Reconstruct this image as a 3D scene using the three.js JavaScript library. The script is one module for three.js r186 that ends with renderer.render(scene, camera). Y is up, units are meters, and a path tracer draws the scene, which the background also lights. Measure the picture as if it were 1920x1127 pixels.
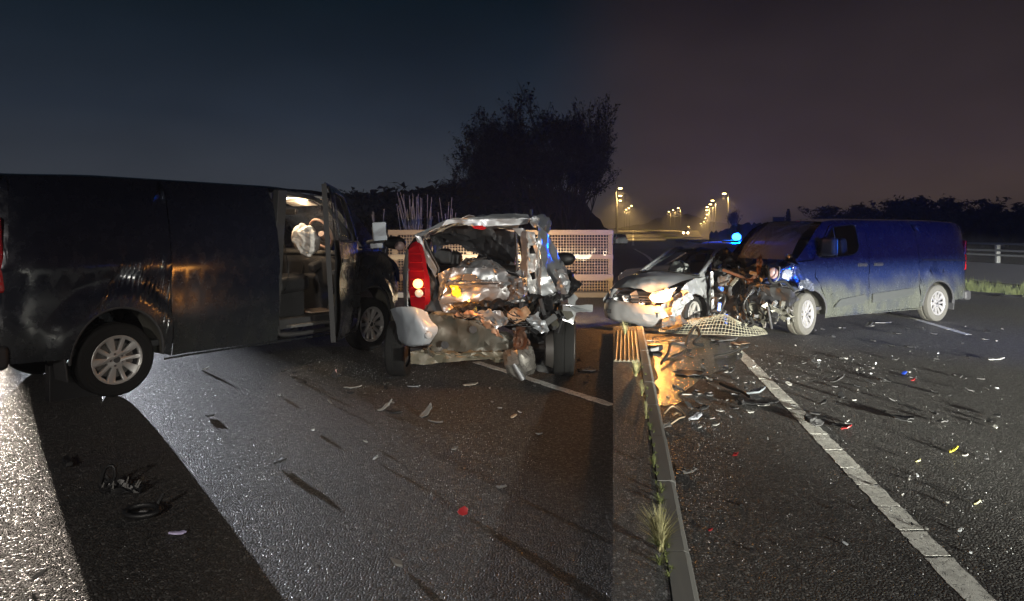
import * as THREE from 'three';
import { mergeGeometries, mergeVertices, toCreasedNormals as creased } from 'three/addons/utils/BufferGeometryUtils.js';
import { RoundedBoxGeometry } from 'three/addons/geometries/RoundedBoxGeometry.js';
import { TessellateModifier } from 'three/addons/modifiers/TessellateModifier.js';
import { createNoise2D, createNoise3D } from 'simplex-noise';

// ---------------------------------------------------------------- camera, sky, lights, exposure
const F = 1300, HOR = 437, CX = 960, EYE = 1.6;            // lens in picture units, level camera at eye height
const scene = new THREE.Scene();
const camera = new THREE.PerspectiveCamera(2 * Math.atan(563.5 / F) * 180 / Math.PI, 1920 / 1127, 0.1, 4000);
camera.position.set(0, EYE, 0);
camera.setViewOffset(1920, 1127, 0, 563.5 - HOR, 1920, 1127); // shifted lens, verticals stay vertical
camera.updateProjectionMatrix();
const renderer = new THREE.WebGLRenderer({ antialias: true });
renderer.toneMapping = THREE.LinearToneMapping;
renderer.toneMappingExposure = 1;
renderer.shadowMap.enabled = true;
renderer.setSize(1920, 1127);

const toCreasedNormals = (g, a) => creased(g.index ? g : mergeVertices(g.clone()), a);
function rng(a) { return () => { a = (a + 0x6d2b79f5) | 0; let t = Math.imul(a ^ (a >>> 15), 1 | a); t = (t + Math.imul(t ^ (t >>> 7), 61 | t)) ^ t; return ((t ^ (t >>> 14)) >>> 0) / 4294967296; }; }
const R0 = rng(11);
const n2 = createNoise2D(rng(5)), n3 = createNoise3D(rng(7));
const lin = (c) => { c /= 255; return c <= 0.04045 ? c / 12.92 : Math.pow((c + 0.055) / 1.055, 2.4); };
const S = (r, g, b) => [lin(r), lin(g), lin(b)];
const mix3 = (a, b, t) => a.map((v, i) => v + (b[i] - v) * t);
const sm = (a, b, x) => { const t = Math.min(1, Math.max(0, (x - a) / (b - a))); return t * t * (3 - 2 * t); };

{ // night sky: bluish away from the town, brown sodium glow over the lit motorway
  const w = 1024, h = 512, data = new Float32Array(w * h * 4);
  const ramp = (stops, e) => { for (let i = 1; i < stops.length; i++) if (e <= stops[i][0]) { const a = stops[i - 1], b = stops[i]; return mix3(a[1], b[1], (e - a[0]) / (b[0] - a[0])); } return stops[stops.length - 1][1]; };
  const cool = [[0, S(70, 73, 78)], [4, S(58, 63, 71)], [9, S(38, 46, 57)], [14, S(24, 33, 43)], [19, S(10, 22, 30)], [30, S(6, 15, 22)], [90, S(4, 9, 14)]];
  const warm = [[0, S(86, 72, 58)], [2.5, S(78, 64, 58)], [6, S(64, 53, 54)], [11, S(52, 44, 46)], [18, S(34, 29, 33)], [30, S(24, 21, 25)], [90, S(12, 11, 14)]];
  for (let j = 0; j < h; j++) for (let i = 0; i < w; i++) {
    const az = ((i + 0.5) / w - 0.5) * 2 * Math.PI, el = ((j + 0.5) / h - 0.5) * 180;
    let a = (az + Math.PI / 2) * 180 / Math.PI; if (a > 180) a -= 360;     // degrees right of the view axis
    const e = Math.max(0, el);
    const t = a < 0 ? sm(-175, -178, a) : sm(1, 13, a) * (1 - sm(170, 178, a));
    const dir = [Math.cos(az) * Math.cos(el * Math.PI / 180), Math.sin(el * Math.PI / 180), Math.sin(az) * Math.cos(el * Math.PI / 180)];
    const cl = 1 + 0.10 * n3(dir[0] * 3, dir[1] * 6, dir[2] * 3) + 0.05 * n3(dir[0] * 9, dir[1] * 18, dir[2] * 9);
    const c = mix3(ramp(cool, e), ramp(warm, e), t), k = (el < 0 ? 0.55 : 1) * cl;
    data.set([c[0] * k, c[1] * k, c[2] * k, 1], (j * w + i) * 4);
  }
  const r = rng(99);
  const tex = new THREE.DataTexture(data, w, h, THREE.RGBAFormat, THREE.FloatType);
  tex.mapping = THREE.EquirectangularReflectionMapping; tex.magFilter = THREE.LinearFilter; tex.needsUpdate = true;
  scene.background = tex; scene.environment = tex; scene.environmentIntensity = 1;
}
scene.fog = new THREE.FogExp2(new THREE.Color(0.8, 0.8, 0.85), 0.0014);   // night haze round the motorway lamps
const moon = new THREE.DirectionalLight(new THREE.Color(0.72, 0.82, 1.0), 0.03);   // faint moon added as fill from behind the camera
moon.position.set(-12, 22, 26); moon.castShadow = true; moon.shadow.radius = 8;
moon.shadow.camera.left = moon.shadow.camera.bottom = -40; moon.shadow.camera.right = moon.shadow.camera.top = 40;
scene.add(moon);
const V = (x, y, z) => new THREE.Vector3(x, y, z);
function spot(at, to, color, cd, angle, pen, rad = 1) {
  const l = new THREE.SpotLight(new THREE.Color(...color), cd, 0, angle * Math.PI / 180, pen, 2);
  l.position.copy(at); l.target.position.copy(to); l.castShadow = true; l.shadow.radius = rad;
  scene.add(l); scene.add(l.target); return l;
}
function glow(at, color, cd, rad = 1, parent = scene) {
  const l = new THREE.PointLight(new THREE.Color(...color), cd, 0, 2); l.position.copy(at); l.castShadow = true; l.shadow.radius = rad; parent.add(l); return l;
}
// headlamps of the attending vehicles: a pair behind the dark van, a pair behind the camera on the right; then fill lamps added behind the camera
const LAMP_BACK = [[V(-19.3, 0.78, -24.6), V(-4.95, 0.0, -4.0), [1, 0.86, 0.72], 2900, 4.5, 0.15], [V(-16.2, 0.78, -25.4), V(-2.2, 0.0, -5.2), [0.86, 0.9, 1.0], 2300, 4.3, 1]];
const LAMP_FRONT = [[V(8.2, 0.92, 12.0), V(9.0, 0.3, -11.5), [1, 0.98, 0.84], 5600, 25, 0.3], [V(9.7, 0.92, 12.3), V(9.3, 0.3, -11.5), [1, 0.98, 0.84], 5600, 25, 0.3]];
const LAMP_FILL = [[V(-2.4, 3.8, 6.5), V(-2.2, 0.0, -3.6), [1, 0.92, 0.82], 165, 25, 1], [V(6.5, 1.5, 5.5), V(1.3, 0.05, -4.2), [1, 0.98, 0.88], 520, 15, 0.9], [V(-3.4, 2.7, 5.0), V(-0.25, 0.85, -7.6), [0.86, 0.92, 1.0], 50, 9, 1]];  // fills added for the wheel-shadow ground, kerb strip and hatchback
for (const a of [...LAMP_BACK, ...LAMP_FRONT, ...LAMP_FILL]) spot(...a, LAMP_FRONT.includes(a) ? 0.15 : LAMP_FILL[0] === a ? 12 : LAMP_FILL[1] === a ? 2 : 1.5);
// the turning blue beam of a beacon behind the camera, on the side of the right-hand van
const BEACON = V(10.4, 1.6, -3.4);
spot(BEACON, V(6.3, 1.4, -11.9), [0.0, 0.11, 1], 270, 24, 0.8, 3);

// ---------------------------------------------------------------- helpers
const G = (px, py, h = 0) => { const d = (EYE - h) * F / (py - HOR); return V((px - CX) * d / F, h, -d); };
const W = (px, py, d) => V((px - CX) * d / F, EYE - (py - HOR) * d / F, -d);
const used = {};
function numbered(n) { if (!(n in used)) { used[n] = 0; return n; } used[n]++; return n + '_' + String(used[n]).padStart(3, '0'); }
function tag(o, label, category, group) { o.userData.label = label; o.userData.category = category; if (group) o.userData.group = group; return o; }
function thing(name, label, category, pos = V(0, 0, 0), turn = 0, group) {
  const o = new THREE.Group(); o.name = numbered(name); o.position.copy(pos); o.rotation.y = turn; scene.add(o); tag(o, label, category, group); o.updateMatrixWorld(true); return o;
}
function flat(g) {
  g = g.index ? g.toNonIndexed() : g.clone();
  for (const k of Object.keys(g.attributes)) if (!['position', 'normal', 'uv', 'color'].includes(k)) g.deleteAttribute(k);
  if (!g.attributes.normal) g.computeVertexNormals();
  if (!g.attributes.uv) g.setAttribute('uv', new THREE.BufferAttribute(new Float32Array(g.attributes.position.count * 2), 2));
  g.morphAttributes = {}; g.clearGroups(); return g;
}
function join(list) { list = list.flat(9).map(flat); const col = list.every((g) => g.attributes.color); if (!col) list.forEach((g) => g.deleteAttribute('color')); return list.length === 1 ? list[0] : mergeGeometries(list); }
function mesh(name, geos, mat, parent, top = false) {
  const m = new THREE.Mesh(join([geos]), mat); m.name = top || !parent ? numbered(name) : name; m.castShadow = m.receiveShadow = true; (parent || scene).add(m); return m;
}
const stuff = (o) => { o.userData.kind = 'stuff'; return o; };
const structure = (o) => { o.userData.kind = 'structure'; return o; };
const box = (w, h, d, x = 0, y = 0, z = 0, rx = 0, ry = 0, rz = 0, r = 0.008) => { const g = new RoundedBoxGeometry(w, h, d, 1, Math.min(r, w / 2.2, h / 2.2, d / 2.2)); g.rotateX(rx); g.rotateZ(rz); g.rotateY(ry); g.translate(x, y, z); return g; };
function rod(a, b, r1, r2 = r1, n = 8) {
  const d = b.clone().sub(a), L = d.length(), g = new THREE.CylinderGeometry(r2, r1, L, n); g.translate(0, L / 2, 0);
  g.applyQuaternion(new THREE.Quaternion().setFromUnitVectors(V(0, 1, 0), d.normalize())); g.translate(a.x, a.y, a.z); return g;
}
const tube = (pts, r, n = 24, k = 7) => new THREE.TubeGeometry(new THREE.CatmullRomCurve3(pts), n, r, k);
const ball = (r, x, y, z, sx = 1, sy = 1, sz = 1, n = 14) => { const g = new THREE.SphereGeometry(r, n, n - 4); g.scale(sx, sy, sz); g.translate(x, y, z); return g; };
const crv = (a, b, c, d, t) => 0.5 * (2 * b + (c - a) * t + (2 * a - 5 * b + 4 * c - d) * t * t + (3 * b - a - 3 * c + d) * t * t * t);
function sample(list, t, f) { const n = list.length - 1, x = Math.min(n - 1e-6, Math.max(0, t * n)), i = Math.floor(x), q = (k) => f(list[Math.min(n, Math.max(0, k))]); return [0, 1, 2].map((c) => crv(q(i - 1)[c], q(i)[c], q(i + 1)[c], q(i + 2)[c], x - i)); }
function surf(rows, nu = 16, nv = 16) {                      // smooth sheet through a grid of points
  const p = [], uv = [], ix = [];
  for (let j = 0; j <= nv; j++) for (let i = 0; i <= nu; i++) { const row = (r) => sample(r, i / nu, (q) => q); p.push(...sample(rows, j / nv, row)); uv.push(i / nu, j / nv); }
  for (let j = 0; j < nv; j++) for (let i = 0; i < nu; i++) { const a = j * (nu + 1) + i, b = a + 1, c = a + nu + 1, d = c + 1; ix.push(a, c, b, b, c, d); }
  const g = new THREE.BufferGeometry(); g.setAttribute('position', new THREE.Float32BufferAttribute(p, 3)); g.setAttribute('uv', new THREE.Float32BufferAttribute(uv, 2)); g.setIndex(ix); g.computeVertexNormals(); return g;
}
const ridge = (x, y, z) => 1 - 2 * Math.abs(n3(x, y, z));
function crumple(g, amp, freq, seed = 0, where = null) {     // bends sheet metal into creases
  g.computeVertexNormals(); const P = g.attributes.position, N = g.attributes.normal;
  for (let i = 0; i < P.count; i++) {
    const x = P.getX(i) * freq + seed, y = P.getY(i) * freq, z = P.getZ(i) * freq;
    let a = amp * (0.65 * ridge(x, y, z) + 0.35 * ridge(x * 2.3, y * 2.3, z * 2.3)); if (where) a *= where(P.getX(i), P.getY(i), P.getZ(i));
    P.setXYZ(i, P.getX(i) + N.getX(i) * a + amp * 0.35 * n3(x + 40, y, z), P.getY(i) + N.getY(i) * a + amp * 0.35 * n3(x, y + 40, z), P.getZ(i) + N.getZ(i) * a);
  }
  g.computeVertexNormals(); return g;
}
function weld(g) { g = g.clone(); for (const k of Object.keys(g.attributes)) if (k !== 'position') g.deleteAttribute(k); g = mergeVertices(g, 1e-4); g.computeVertexNormals(); return g; }
function thick(g, t) {                                      // gives a sheet its thickness
  if (!g.index) g = weld(g); const P = g.attributes.position, N = g.attributes.normal, n = P.count, p = [], ix = [], id = [...g.index.array], edge = new Map();
  for (let i = 0; i < n; i++) p.push(P.getX(i), P.getY(i), P.getZ(i));
  for (let i = 0; i < n; i++) p.push(P.getX(i) - N.getX(i) * t, P.getY(i) - N.getY(i) * t, P.getZ(i) - N.getZ(i) * t);
  for (let k = 0; k < id.length; k += 3) { const [a, b, c] = [id[k], id[k + 1], id[k + 2]]; ix.push(a, b, c, a + n, c + n, b + n); for (const [u, v] of [[a, b], [b, c], [c, a]]) { const key = v + '_' + u; if (edge.has(key)) edge.delete(key); else edge.set(u + '_' + v, [u, v]); } }
  for (const [u, v] of edge.values()) ix.push(u, u + n, v, v, u + n, v + n);
  const o = new THREE.BufferGeometry(); o.setAttribute('position', new THREE.Float32BufferAttribute(p, 3)); o.setIndex(ix); return o;
}
const crease = (g, a = 0.6) => { const o = toCreasedNormals(g.index ? g.toNonIndexed() : g, a); return o; };
// a sheet from its outline of [px, py, depth] points, crushed and given thickness, in the axes of its thing
function plate(o, pts, { amp = 0, freq = 5, seed = 0, t = 0.004, edge = 0.06, cr = 0.5, holes = [] } = {}) {
  const inv = o.matrixWorld.clone().invert(), all = [...pts, ...holes.flat()];
  const tri = THREE.ShapeUtils.triangulateShape(pts.map((q) => new THREE.Vector2(q[0], q[1])), holes.map((hh) => hh.map((q) => new THREE.Vector2(q[0], q[1]))));
  const p = []; for (const f of tri) for (const i of [f[0], f[2], f[1]]) p.push(...W(...all[i]).applyMatrix4(inv).toArray());
  let g = new THREE.BufferGeometry(); g.setAttribute('position', new THREE.Float32BufferAttribute(p, 3)); g.computeVertexNormals();
  g = weld(new TessellateModifier(edge, 6).modify(g)); if (amp) crumple(g, amp, freq, seed); return crease(thick(g, t), cr);
}
const loc = (o, px, py, d) => W(px, py, d).applyMatrix4(o.matrixWorld.clone().invert());

// ---------------------------------------------------------------- textures and materials
function texture(n, f, srgb = false) { const d = new Uint8Array(n * n * 4); for (let j = 0; j < n; j++) for (let i = 0; i < n; i++) { const c = f(i, j); const o = (j * n + i) * 4; d[o] = c[0]; d[o + 1] = c[1]; d[o + 2] = c[2]; d[o + 3] = 255; } const t = new THREE.DataTexture(d, n, n, THREE.RGBAFormat); t.wrapS = t.wrapT = THREE.RepeatWrapping; t.magFilter = THREE.LinearFilter; t.minFilter = THREE.LinearMipmapLinearFilter; if (srgb) t.colorSpace = THREE.SRGBColorSpace; t.needsUpdate = true; return t; }
// road stones: nearest and second-nearest stone centre on a wrapped jittered grid
const TN = 2048, CELLS = 240; // 2048 pixels over 4 m, about 17 mm stones
const cellX = new Float32Array(CELLS * CELLS), cellY = new Float32Array(CELLS * CELLS), cellV = new Float32Array(CELLS * CELLS), cellH = new Float32Array(CELLS * CELLS);
{ const r = rng(21); for (let i = 0; i < CELLS * CELLS; i++) { cellX[i] = r(); cellY[i] = r(); cellV[i] = r(); cellH[i] = r(); } }
const stoneH = new Float32Array(TN * TN), stoneId = new Int32Array(TN * TN);
for (let j = 0; j < TN; j++) for (let i = 0; i < TN; i++) {
  const x = i * CELLS / TN, y = j * CELLS / TN, cx = Math.floor(x), cy = Math.floor(y); let d1 = 9, d2 = 9, id = 0;
  for (let b = -1; b <= 1; b++) for (let a = -1; a <= 1; a++) { const k = ((cy + b + CELLS) % CELLS) * CELLS + (cx + a + CELLS) % CELLS, dx = cx + a + cellX[k] - x, dy = cy + b + cellY[k] - y, d = dx * dx + dy * dy; if (d < d1) { d2 = d1; d1 = d; id = k; } else if (d < d2) d2 = d; }
  const e = Math.sqrt(d2) - Math.sqrt(d1); stoneH[j * TN + i] = Math.min(1, e * 2.4) * (0.35 + 0.65 * cellH[id]); stoneId[j * TN + i] = id;
}
const asphaltBump = texture(TN, (i, j) => { const h = stoneH[j * TN + i] * 255; return [h, h, h]; });
const asphaltColor = texture(TN, (i, j) => { const k = stoneId[j * TN + i], h = stoneH[j * TN + i], v = cellV[k], b = 36 + 36 * h + (v > 0.9 ? 40 : v * 18); return [b * 1.01, b, b * 0.985]; }, true);
const asphaltRough = texture(TN, (i, j) => { const k = stoneId[j * TN + i], h = stoneH[j * TN + i]; const r = cellV[k] < 0.22 ? 115 : 165 + 60 * cellH[k]; return [0, h < 0.1 ? 215 : r, 0]; });
const speck = (n, base, amp, scale) => texture(n, (i, j) => { const a = n2(i / scale, j / scale) * 0.5 + n2(i / scale * 3.1 + 9, j / scale * 3.1) * 0.3 + n2(i / scale * 9, j / scale * 9 + 5) * 0.2; const v = Math.max(0, Math.min(255, base + amp * a)); return [v, v, v]; });
const grime = speck(512, 165, 110, 70), fineBump = speck(512, 128, 120, 9);
const paintTex = texture(1024, (i, j) => { const a = n2(i / 60, j / 60) + 0.6 * n2(i / 17, j / 17 + 8) + 0.35 * n2(i / 6, j / 6); const hole = a > 0.7 ? 70 : 0, cr = Math.abs(n2(i / 70 + 50, j / 34)) < 0.03 || Math.abs(n2(i / 28, j / 50 + 70)) < 0.022 ? 95 : 0; const v = 225 + 14 * n2(i / 9, j / 9) - 26 * Math.max(0, n2(i / 140, j / 140)) - hole - cr; return [v, v, v * 0.97]; }, true);
const M = (c, rough = 0.6, metal = 0, x = {}) => { const m = new THREE.MeshPhysicalMaterial({ roughness: rough, metalness: metal, side: THREE.DoubleSide, ...x }); m.color.setRGB(...c); return m; };
const E = (c, k, base = [0.1, 0.1, 0.1]) => { const m = new THREE.MeshStandardMaterial({ roughness: 0.5 }); m.color.setRGB(...base); m.emissive.setRGB(...c); m.emissiveIntensity = k; return m; };
const asphalt = new THREE.MeshStandardMaterial({ map: asphaltColor, bumpMap: asphaltBump, bumpScale: 0.007, roughnessMap: asphaltRough, roughness: 1 });
const mat = {
  navy: M([1, 1, 1], 0.38, 0.25, { clearcoat: 0.8, clearcoatRoughness: 0.12, vertexColors: true, roughnessMap: grime }),
  navyPlain: M([0.007, 0.014, 0.06], 0.38, 0.25, { clearcoat: 0.8, clearcoatRoughness: 0.12 }),
  silver: M([0.34, 0.355, 0.37], 0.36, 0.55, { clearcoat: 0.6, clearcoatRoughness: 0.15 }),
  silverDull: M([0.36, 0.38, 0.4], 0.5, 0.4, { roughnessMap: grime }),
  under: M([0.075, 0.072, 0.058], 0.7, 0.3, { roughnessMap: grime, bumpMap: fineBump, bumpScale: 0.002 }),
  black: M([0.012, 0.012, 0.013], 0.45, 0, { bumpMap: fineBump, bumpScale: 0.0006 }),
  trim: M([0.03, 0.03, 0.032], 0.65, 0, { bumpMap: fineBump, bumpScale: 0.0006 }),
  greyTrim: M([0.1, 0.1, 0.1], 0.7), liner: M([0.4, 0.37, 0.33], 0.9), tan: M([0.5, 0.38, 0.28], 0.8),
  rubber: M([0.012, 0.012, 0.012], 0.85, 0, { specularIntensity: 0.3, bumpMap: fineBump, bumpScale: 0.001 }), rubberDusty: M([0.075, 0.072, 0.06], 0.9, 0, { bumpMap: fineBump, bumpScale: 0.001 }),
  alloy: M([0.42, 0.41, 0.4], 0.38, 0.6), disc: M([0.16, 0.15, 0.14], 0.5, 0.8), chrome: M([0.7, 0.7, 0.7], 0.12, 1),
  glass: M([0.75, 0.8, 0.8], 0.04, 0, { transmission: 1, thickness: 0, ior: 1.45 }), crazed: M([0.5, 0.54, 0.6], 0.2, 0, { transmission: 0.74, thickness: 0, bumpMap: fineBump, bumpScale: 0.003 }),
  darkGlass: M([0.01, 0.011, 0.012], 0.06, 0, { clearcoat: 1 }),
  redLens: M([0.5, 0.008, 0.012], 0.12, 0, { clearcoat: 1, transmission: 0.25, thickness: 0 }), whiteLens: M([0.42, 0.42, 0.42], 0.15, 0, { clearcoat: 1 }), clearLens: M([0.85, 0.88, 0.9], 0.08, 0, { transmission: 0.6, thickness: 0 }),
  rust: M([0.09, 0.04, 0.022], 0.75, 0.3, { bumpMap: fineBump, bumpScale: 0.002 }), yellow: M([0.75, 0.5, 0.03], 0.5), airbag: M([0.72, 0.7, 0.66], 0.9),
  rail: M([0.44, 0.35, 0.22], 0.55, 0.1, { roughnessMap: grime }), galv: M([0.24, 0.25, 0.26], 0.5, 0.6), concrete: M([0.3, 0.29, 0.27], 0.9, 0, { bumpMap: fineBump, bumpScale: 0.004 }),
  kerb: M([0.16, 0.16, 0.15], 0.85, 0, { bumpMap: fineBump, bumpScale: 0.003 }), bark: M([0.06, 0.05, 0.04], 0.95), twig: M([0.09, 0.08, 0.065], 0.95), leafDark: M([0.025, 0.032, 0.022], 0.8), dryStem: M([0.34, 0.31, 0.26], 0.9),
  grass: M([0.17, 0.2, 0.07], 0.85), straw: M([0.36, 0.34, 0.17], 0.85), earth: M([0.035, 0.033, 0.026], 1), shard: M([0.6, 0.62, 0.64], 0.1, 0, { clearcoat: 1 }),
  white: M([0.21, 0.21, 0.2], 0.5), pale: M([0.15, 0.147, 0.14], 0.5), redPlastic: M([0.2, 0.012, 0.014], 0.35), lilac: M([0.55, 0.5, 0.75], 0.4), bluePlastic: M([0.03, 0.1, 0.5], 0.4),
  line: new THREE.MeshStandardMaterial({ map: paintTex, roughness: 0.75, bumpMap: paintTex, bumpScale: 0.003 }),
  amber: E([1, 0.5, 0.12], 5), amberAdded: E([1, 0.42, 0.08], 4), cabin: E([1, 0.78, 0.5], 8), blueLamp: E([0.02, 0.14, 1], 14), redLamp: E([1, 0.04, 0.03], 4), sodium: E([1, 0.66, 0.22], 22), head: E([1, 0.85, 0.6], 14), lens: E([1, 0.97, 0.9], 3),
};
mat.line.side = THREE.DoubleSide;

// ---------------------------------------------------------------- the setting
{
  const g = new THREE.PlaneGeometry(6000, 6000, 1, 1); g.rotateX(-Math.PI / 2); g.translate(0, -0.05, 0);
  structure(mesh('ground', g, mat.earth));
  const r = new THREE.PlaneGeometry(110, 130, 110, 130); r.rotateX(-Math.PI / 2); r.translate(0, 0, -38);
  const P = r.attributes.position, U = r.attributes.uv, col = [];
  for (let i = 0; i < P.count; i++) { const x = P.getX(i), z = P.getZ(i); U.setXY(i, x / 4, z / 4); const k = 1 + 0.22 * n2(x * 0.25, z * 0.12) + 0.12 * n2(x * 0.9, z * 0.5 + 40); col.push(k, k * 0.995, k * 0.985); }
  r.setAttribute('color', new THREE.Float32BufferAttribute(col, 3));
  asphalt.vertexColors = true; structure(mesh('road', r, asphalt));
}
// the lit motorway climbing away
function ribbon(x0, x1, ds, ys, lift = 0, step = 1) {        // x0,x1: offsets as functions of depth
  const rows = []; for (let k = 0; k < ds.length; k++) { const d = ds[k], a = x0(d), b = x1(d), row = []; for (let i = 0; i <= step; i++) row.push([a + (b - a) * i / step, ys(d) + lift, -d]); rows.push(row); }
  const p = [], uv = [], ix = []; const n = step + 1;
  rows.forEach((row) => row.forEach((q) => { p.push(...q); uv.push(q[0] / 4, q[2] / 4); }));
  for (let j = 0; j < rows.length - 1; j++) for (let i = 0; i < step; i++) { const a = j * n + i; ix.push(a, a + 1, a + n, a + 1, a + n + 1, a + n); }
  const g = new THREE.BufferGeometry(); g.setAttribute('position', new THREE.Float32BufferAttribute(p, 3)); g.setAttribute('uv', new THREE.Float32BufferAttribute(uv, 2)); g.setIndex(ix); g.computeVertexNormals(); return g;
}
const rise = (d) => 0.01 + 3.4 * sm(95, 420, d) - 5 * sm(430, 900, d);
const DS = []; for (let d = 70; d < 700; d *= 1.04) DS.push(d);
const X = (px, d) => (px - CX) * d / F;
const farRoad = M([0.11, 0.105, 0.095], 0.75, 0, { bumpMap: asphaltBump, bumpScale: 0.004 });
structure(mesh('motorway', ribbon((d) => X(1157 - 6 * sm(200, 90, d), d), (d) => X(1310 + 10 * sm(300, 90, d), d), DS, rise, 0, 6), farRoad));
const curveX = (d) => { const t = sm(110, 330, d); return X(1262 - 48 * t, d); };
structure(mesh('verge', ribbon((d) => curveX(d) - 1.2, (d) => curveX(d) + 2.6, DS.filter((d) => d > 105 && d < 420), (d) => rise(d) + 0.35, 0, 2), M([0.08, 0.09, 0.035], 0.95)));
structure(mesh('verge', ribbon((d) => X(1268, d), (d) => X(1298, d), DS.filter((d) => d > 330 && d < 430), (d) => rise(d) + 0.8, 0, 2), M([0.09, 0.1, 0.04], 0.95)));
structure(mesh('verge', ribbon((d) => X(1150, d), (d) => X(1186, d), DS.filter((d) => d > 330 && d < 430), (d) => rise(d) + 0.9, 0, 2), M([0.09, 0.1, 0.04], 0.95)));
structure(mesh('lane_line', ribbon((d) => X(1187, d) - 0.16, (d) => X(1187, d) + 0.16, DS.filter((d) => d > 84 && d < 330), rise, 0.05), mat.line));
{ // the unlit curve of the same line, nearer
  const ds = []; for (let d = 34; d <= 80; d += 2) ds.push(d);
  const cx = (d) => X(1187 + 40 * Math.pow(sm(80, 30, d), 1.2), d);
  structure(mesh('lane_line', ribbon((d) => cx(d) - 0.11, (d) => cx(d) + 0.11, ds, () => 0.006), mat.line));
}
// hills and wooded banks behind everything
function bank(name, pts, depth, m, rough = 1) {
  const p = [], ix = [], N = 160; const xs = pts.map((q) => q[0]);
  for (let i = 0; i <= N; i++) { const px = xs[0] + (xs[xs.length - 1] - xs[0]) * i / N; let k = 0; while (k < pts.length - 2 && px > pts[k + 1][0]) k++; const t = (px - pts[k][0]) / (pts[k + 1][0] - pts[k][0]); const py = pts[k][1] + (pts[k + 1][1] - pts[k][1]) * sm(0, 1, t); const top = W(px, py, depth); top.y += rough * 0.012 * depth * (n2(px * 0.11, depth) * 0.3 + n2(px * 0.4, depth) * 0.18);
    for (let q = 0; q <= 4; q++) { const s = q / 4, front = -0.16 * depth * (1 - s); p.push(top.x * (1 - 0.16 * (1 - s)), -0.1 + (top.y + 0.1) * Math.sin(s * Math.PI / 2), top.z - front); } }
  for (let i = 0; i < N; i++) for (let q = 0; q < 4; q++) { const a = i * 5 + q; ix.push(a, a + 5, a + 1, a + 1, a + 5, a + 6); }
  const g = new THREE.BufferGeometry(); g.setAttribute('position', new THREE.Float32BufferAttribute(p, 3)); g.setIndex(ix); g.computeVertexNormals(); structure(mesh(name, g, m));
}
bank('bank', [[-80, 372], [560, 366], [700, 362], [830, 352], [900, 345], [1000, 350], [1080, 360], [1110, 395], [1135, 425], [1148, 437]], 62, mat.earth);
bank('bank', [[1330, 437], [1390, 420], [1480, 418], [1560, 404], [1700, 402], [1800, 400], [2000, 398]], 72, mat.earth);
bank('hills', [[1120, 432], [1205, 421], [1235, 408], [1252, 402], [1268, 407], [1285, 401], [1300, 404], [1330, 416], [1420, 425], [1560, 428]], 620, M([0.05, 0.045, 0.035], 1), 0.25);

// raised kerb strip between the carriageways
const UX = 0.1615, sp = (a, d, y) => V(a + UX * d, y, -d);
{
  const le = (d) => -0.0154 * d - 0.002, rows = []; for (let d = 2.3; d <= 11.01; d += 0.29) rows.push([sp(le(d), d, -0.02), sp(le(d), d, 0.12), sp(0.19, d, 0.12), sp(0.19, d, -0.02)]);
  const p = [], uv = [], ix = []; rows.forEach((r) => r.forEach((q, i) => { p.push(q.x, q.y, q.z); uv.push((q.x + i * 0.1) / 4, q.z / 4); }));
  for (let j = 0; j < rows.length - 1; j++) for (let i = 0; i < 3; i++) { const a = j * 4 + i; ix.push(a, a + 4, a + 1, a + 1, a + 4, a + 5); }
  const l = (rows.length - 1) * 4; ix.push(l, l + 3, l + 1, l + 1, l + 3, l + 2);
  const g = new THREE.BufferGeometry(); g.setAttribute('position', new THREE.Float32BufferAttribute(p, 3)); g.setAttribute('uv', new THREE.Float32BufferAttribute(uv, 2)); g.setIndex(ix);
  const foot = M([1.9, 1.98, 2.05], 1, 0, { roughnessMap: asphaltRough, map: asphaltColor, bumpMap: asphaltBump, bumpScale: 0.003 });
  structure(mesh('footway', toCreasedNormals(g, 0.5), foot));
  const k = new THREE.Group(); k.name = 'kerb'; structure(k); scene.add(k);
  const prof = [[0.198, -0.05], [0.198, 0.124], [0.283, 0.125], [0.303, 0.116], [0.308, 0.1], [0.309, -0.05]];
  for (let d = 2.3, i = 0; d < 11; d += 0.915, i++) {
    const q = [], idx = [], dd = [d + 0.006, Math.min(11, d + 0.909)], jit = (R0() - 0.5) * 0.006;
    dd.forEach((z) => prof.forEach(([a, y]) => q.push(...sp(a + jit, z, y + jit * 0.6).toArray()))); const n = prof.length;
    for (let c = 0; c < n - 1; c++) idx.push(c, c + n, c + 1, c + 1, c + n, c + n + 1);
    for (let c = 1; c < n - 1; c++) idx.push(0, c, c + 1, n, n + c + 1, n + c);
    const gg = new THREE.BufferGeometry(); gg.setAttribute('position', new THREE.Float32BufferAttribute(q, 3)); gg.setIndex(idx); const c = toCreasedNormals(gg, 0.15);
    c.setAttribute('uv', new THREE.Float32BufferAttribute(new Float32Array(c.attributes.position.count * 2).map((_, t) => R0() * 0.02 + t * 0.001), 2)); mesh('kerbstone', c, mat.kerb, k);
  }
}
{ // ribbed hazard paving at the far end of the strip
  const o = thing('ridged_paving', 'ridged paving slab lit orange at the end of the kerb strip before the silver car', 'paving slab', sp(0.03, 9.2, 0.12), -Math.atan(UX));
  mesh('slab', box(0.3, 0.03, 2.5, 0, -0.008, 0, 0, 0, 0, 0.006), M([0.16, 0.14, 0.1], 0.7, 0, { bumpMap: fineBump, bumpScale: 0.003 }), o);
  for (let i = 0; i < 6; i++) mesh('ridge', rod(V(-0.125 + i * 0.05, 0.004, 1.22), V(-0.125 + i * 0.05, 0.004, -1.22), 0.014, 0.014, 10), M([0.2, 0.17, 0.12], 0.5), o);
}
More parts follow.
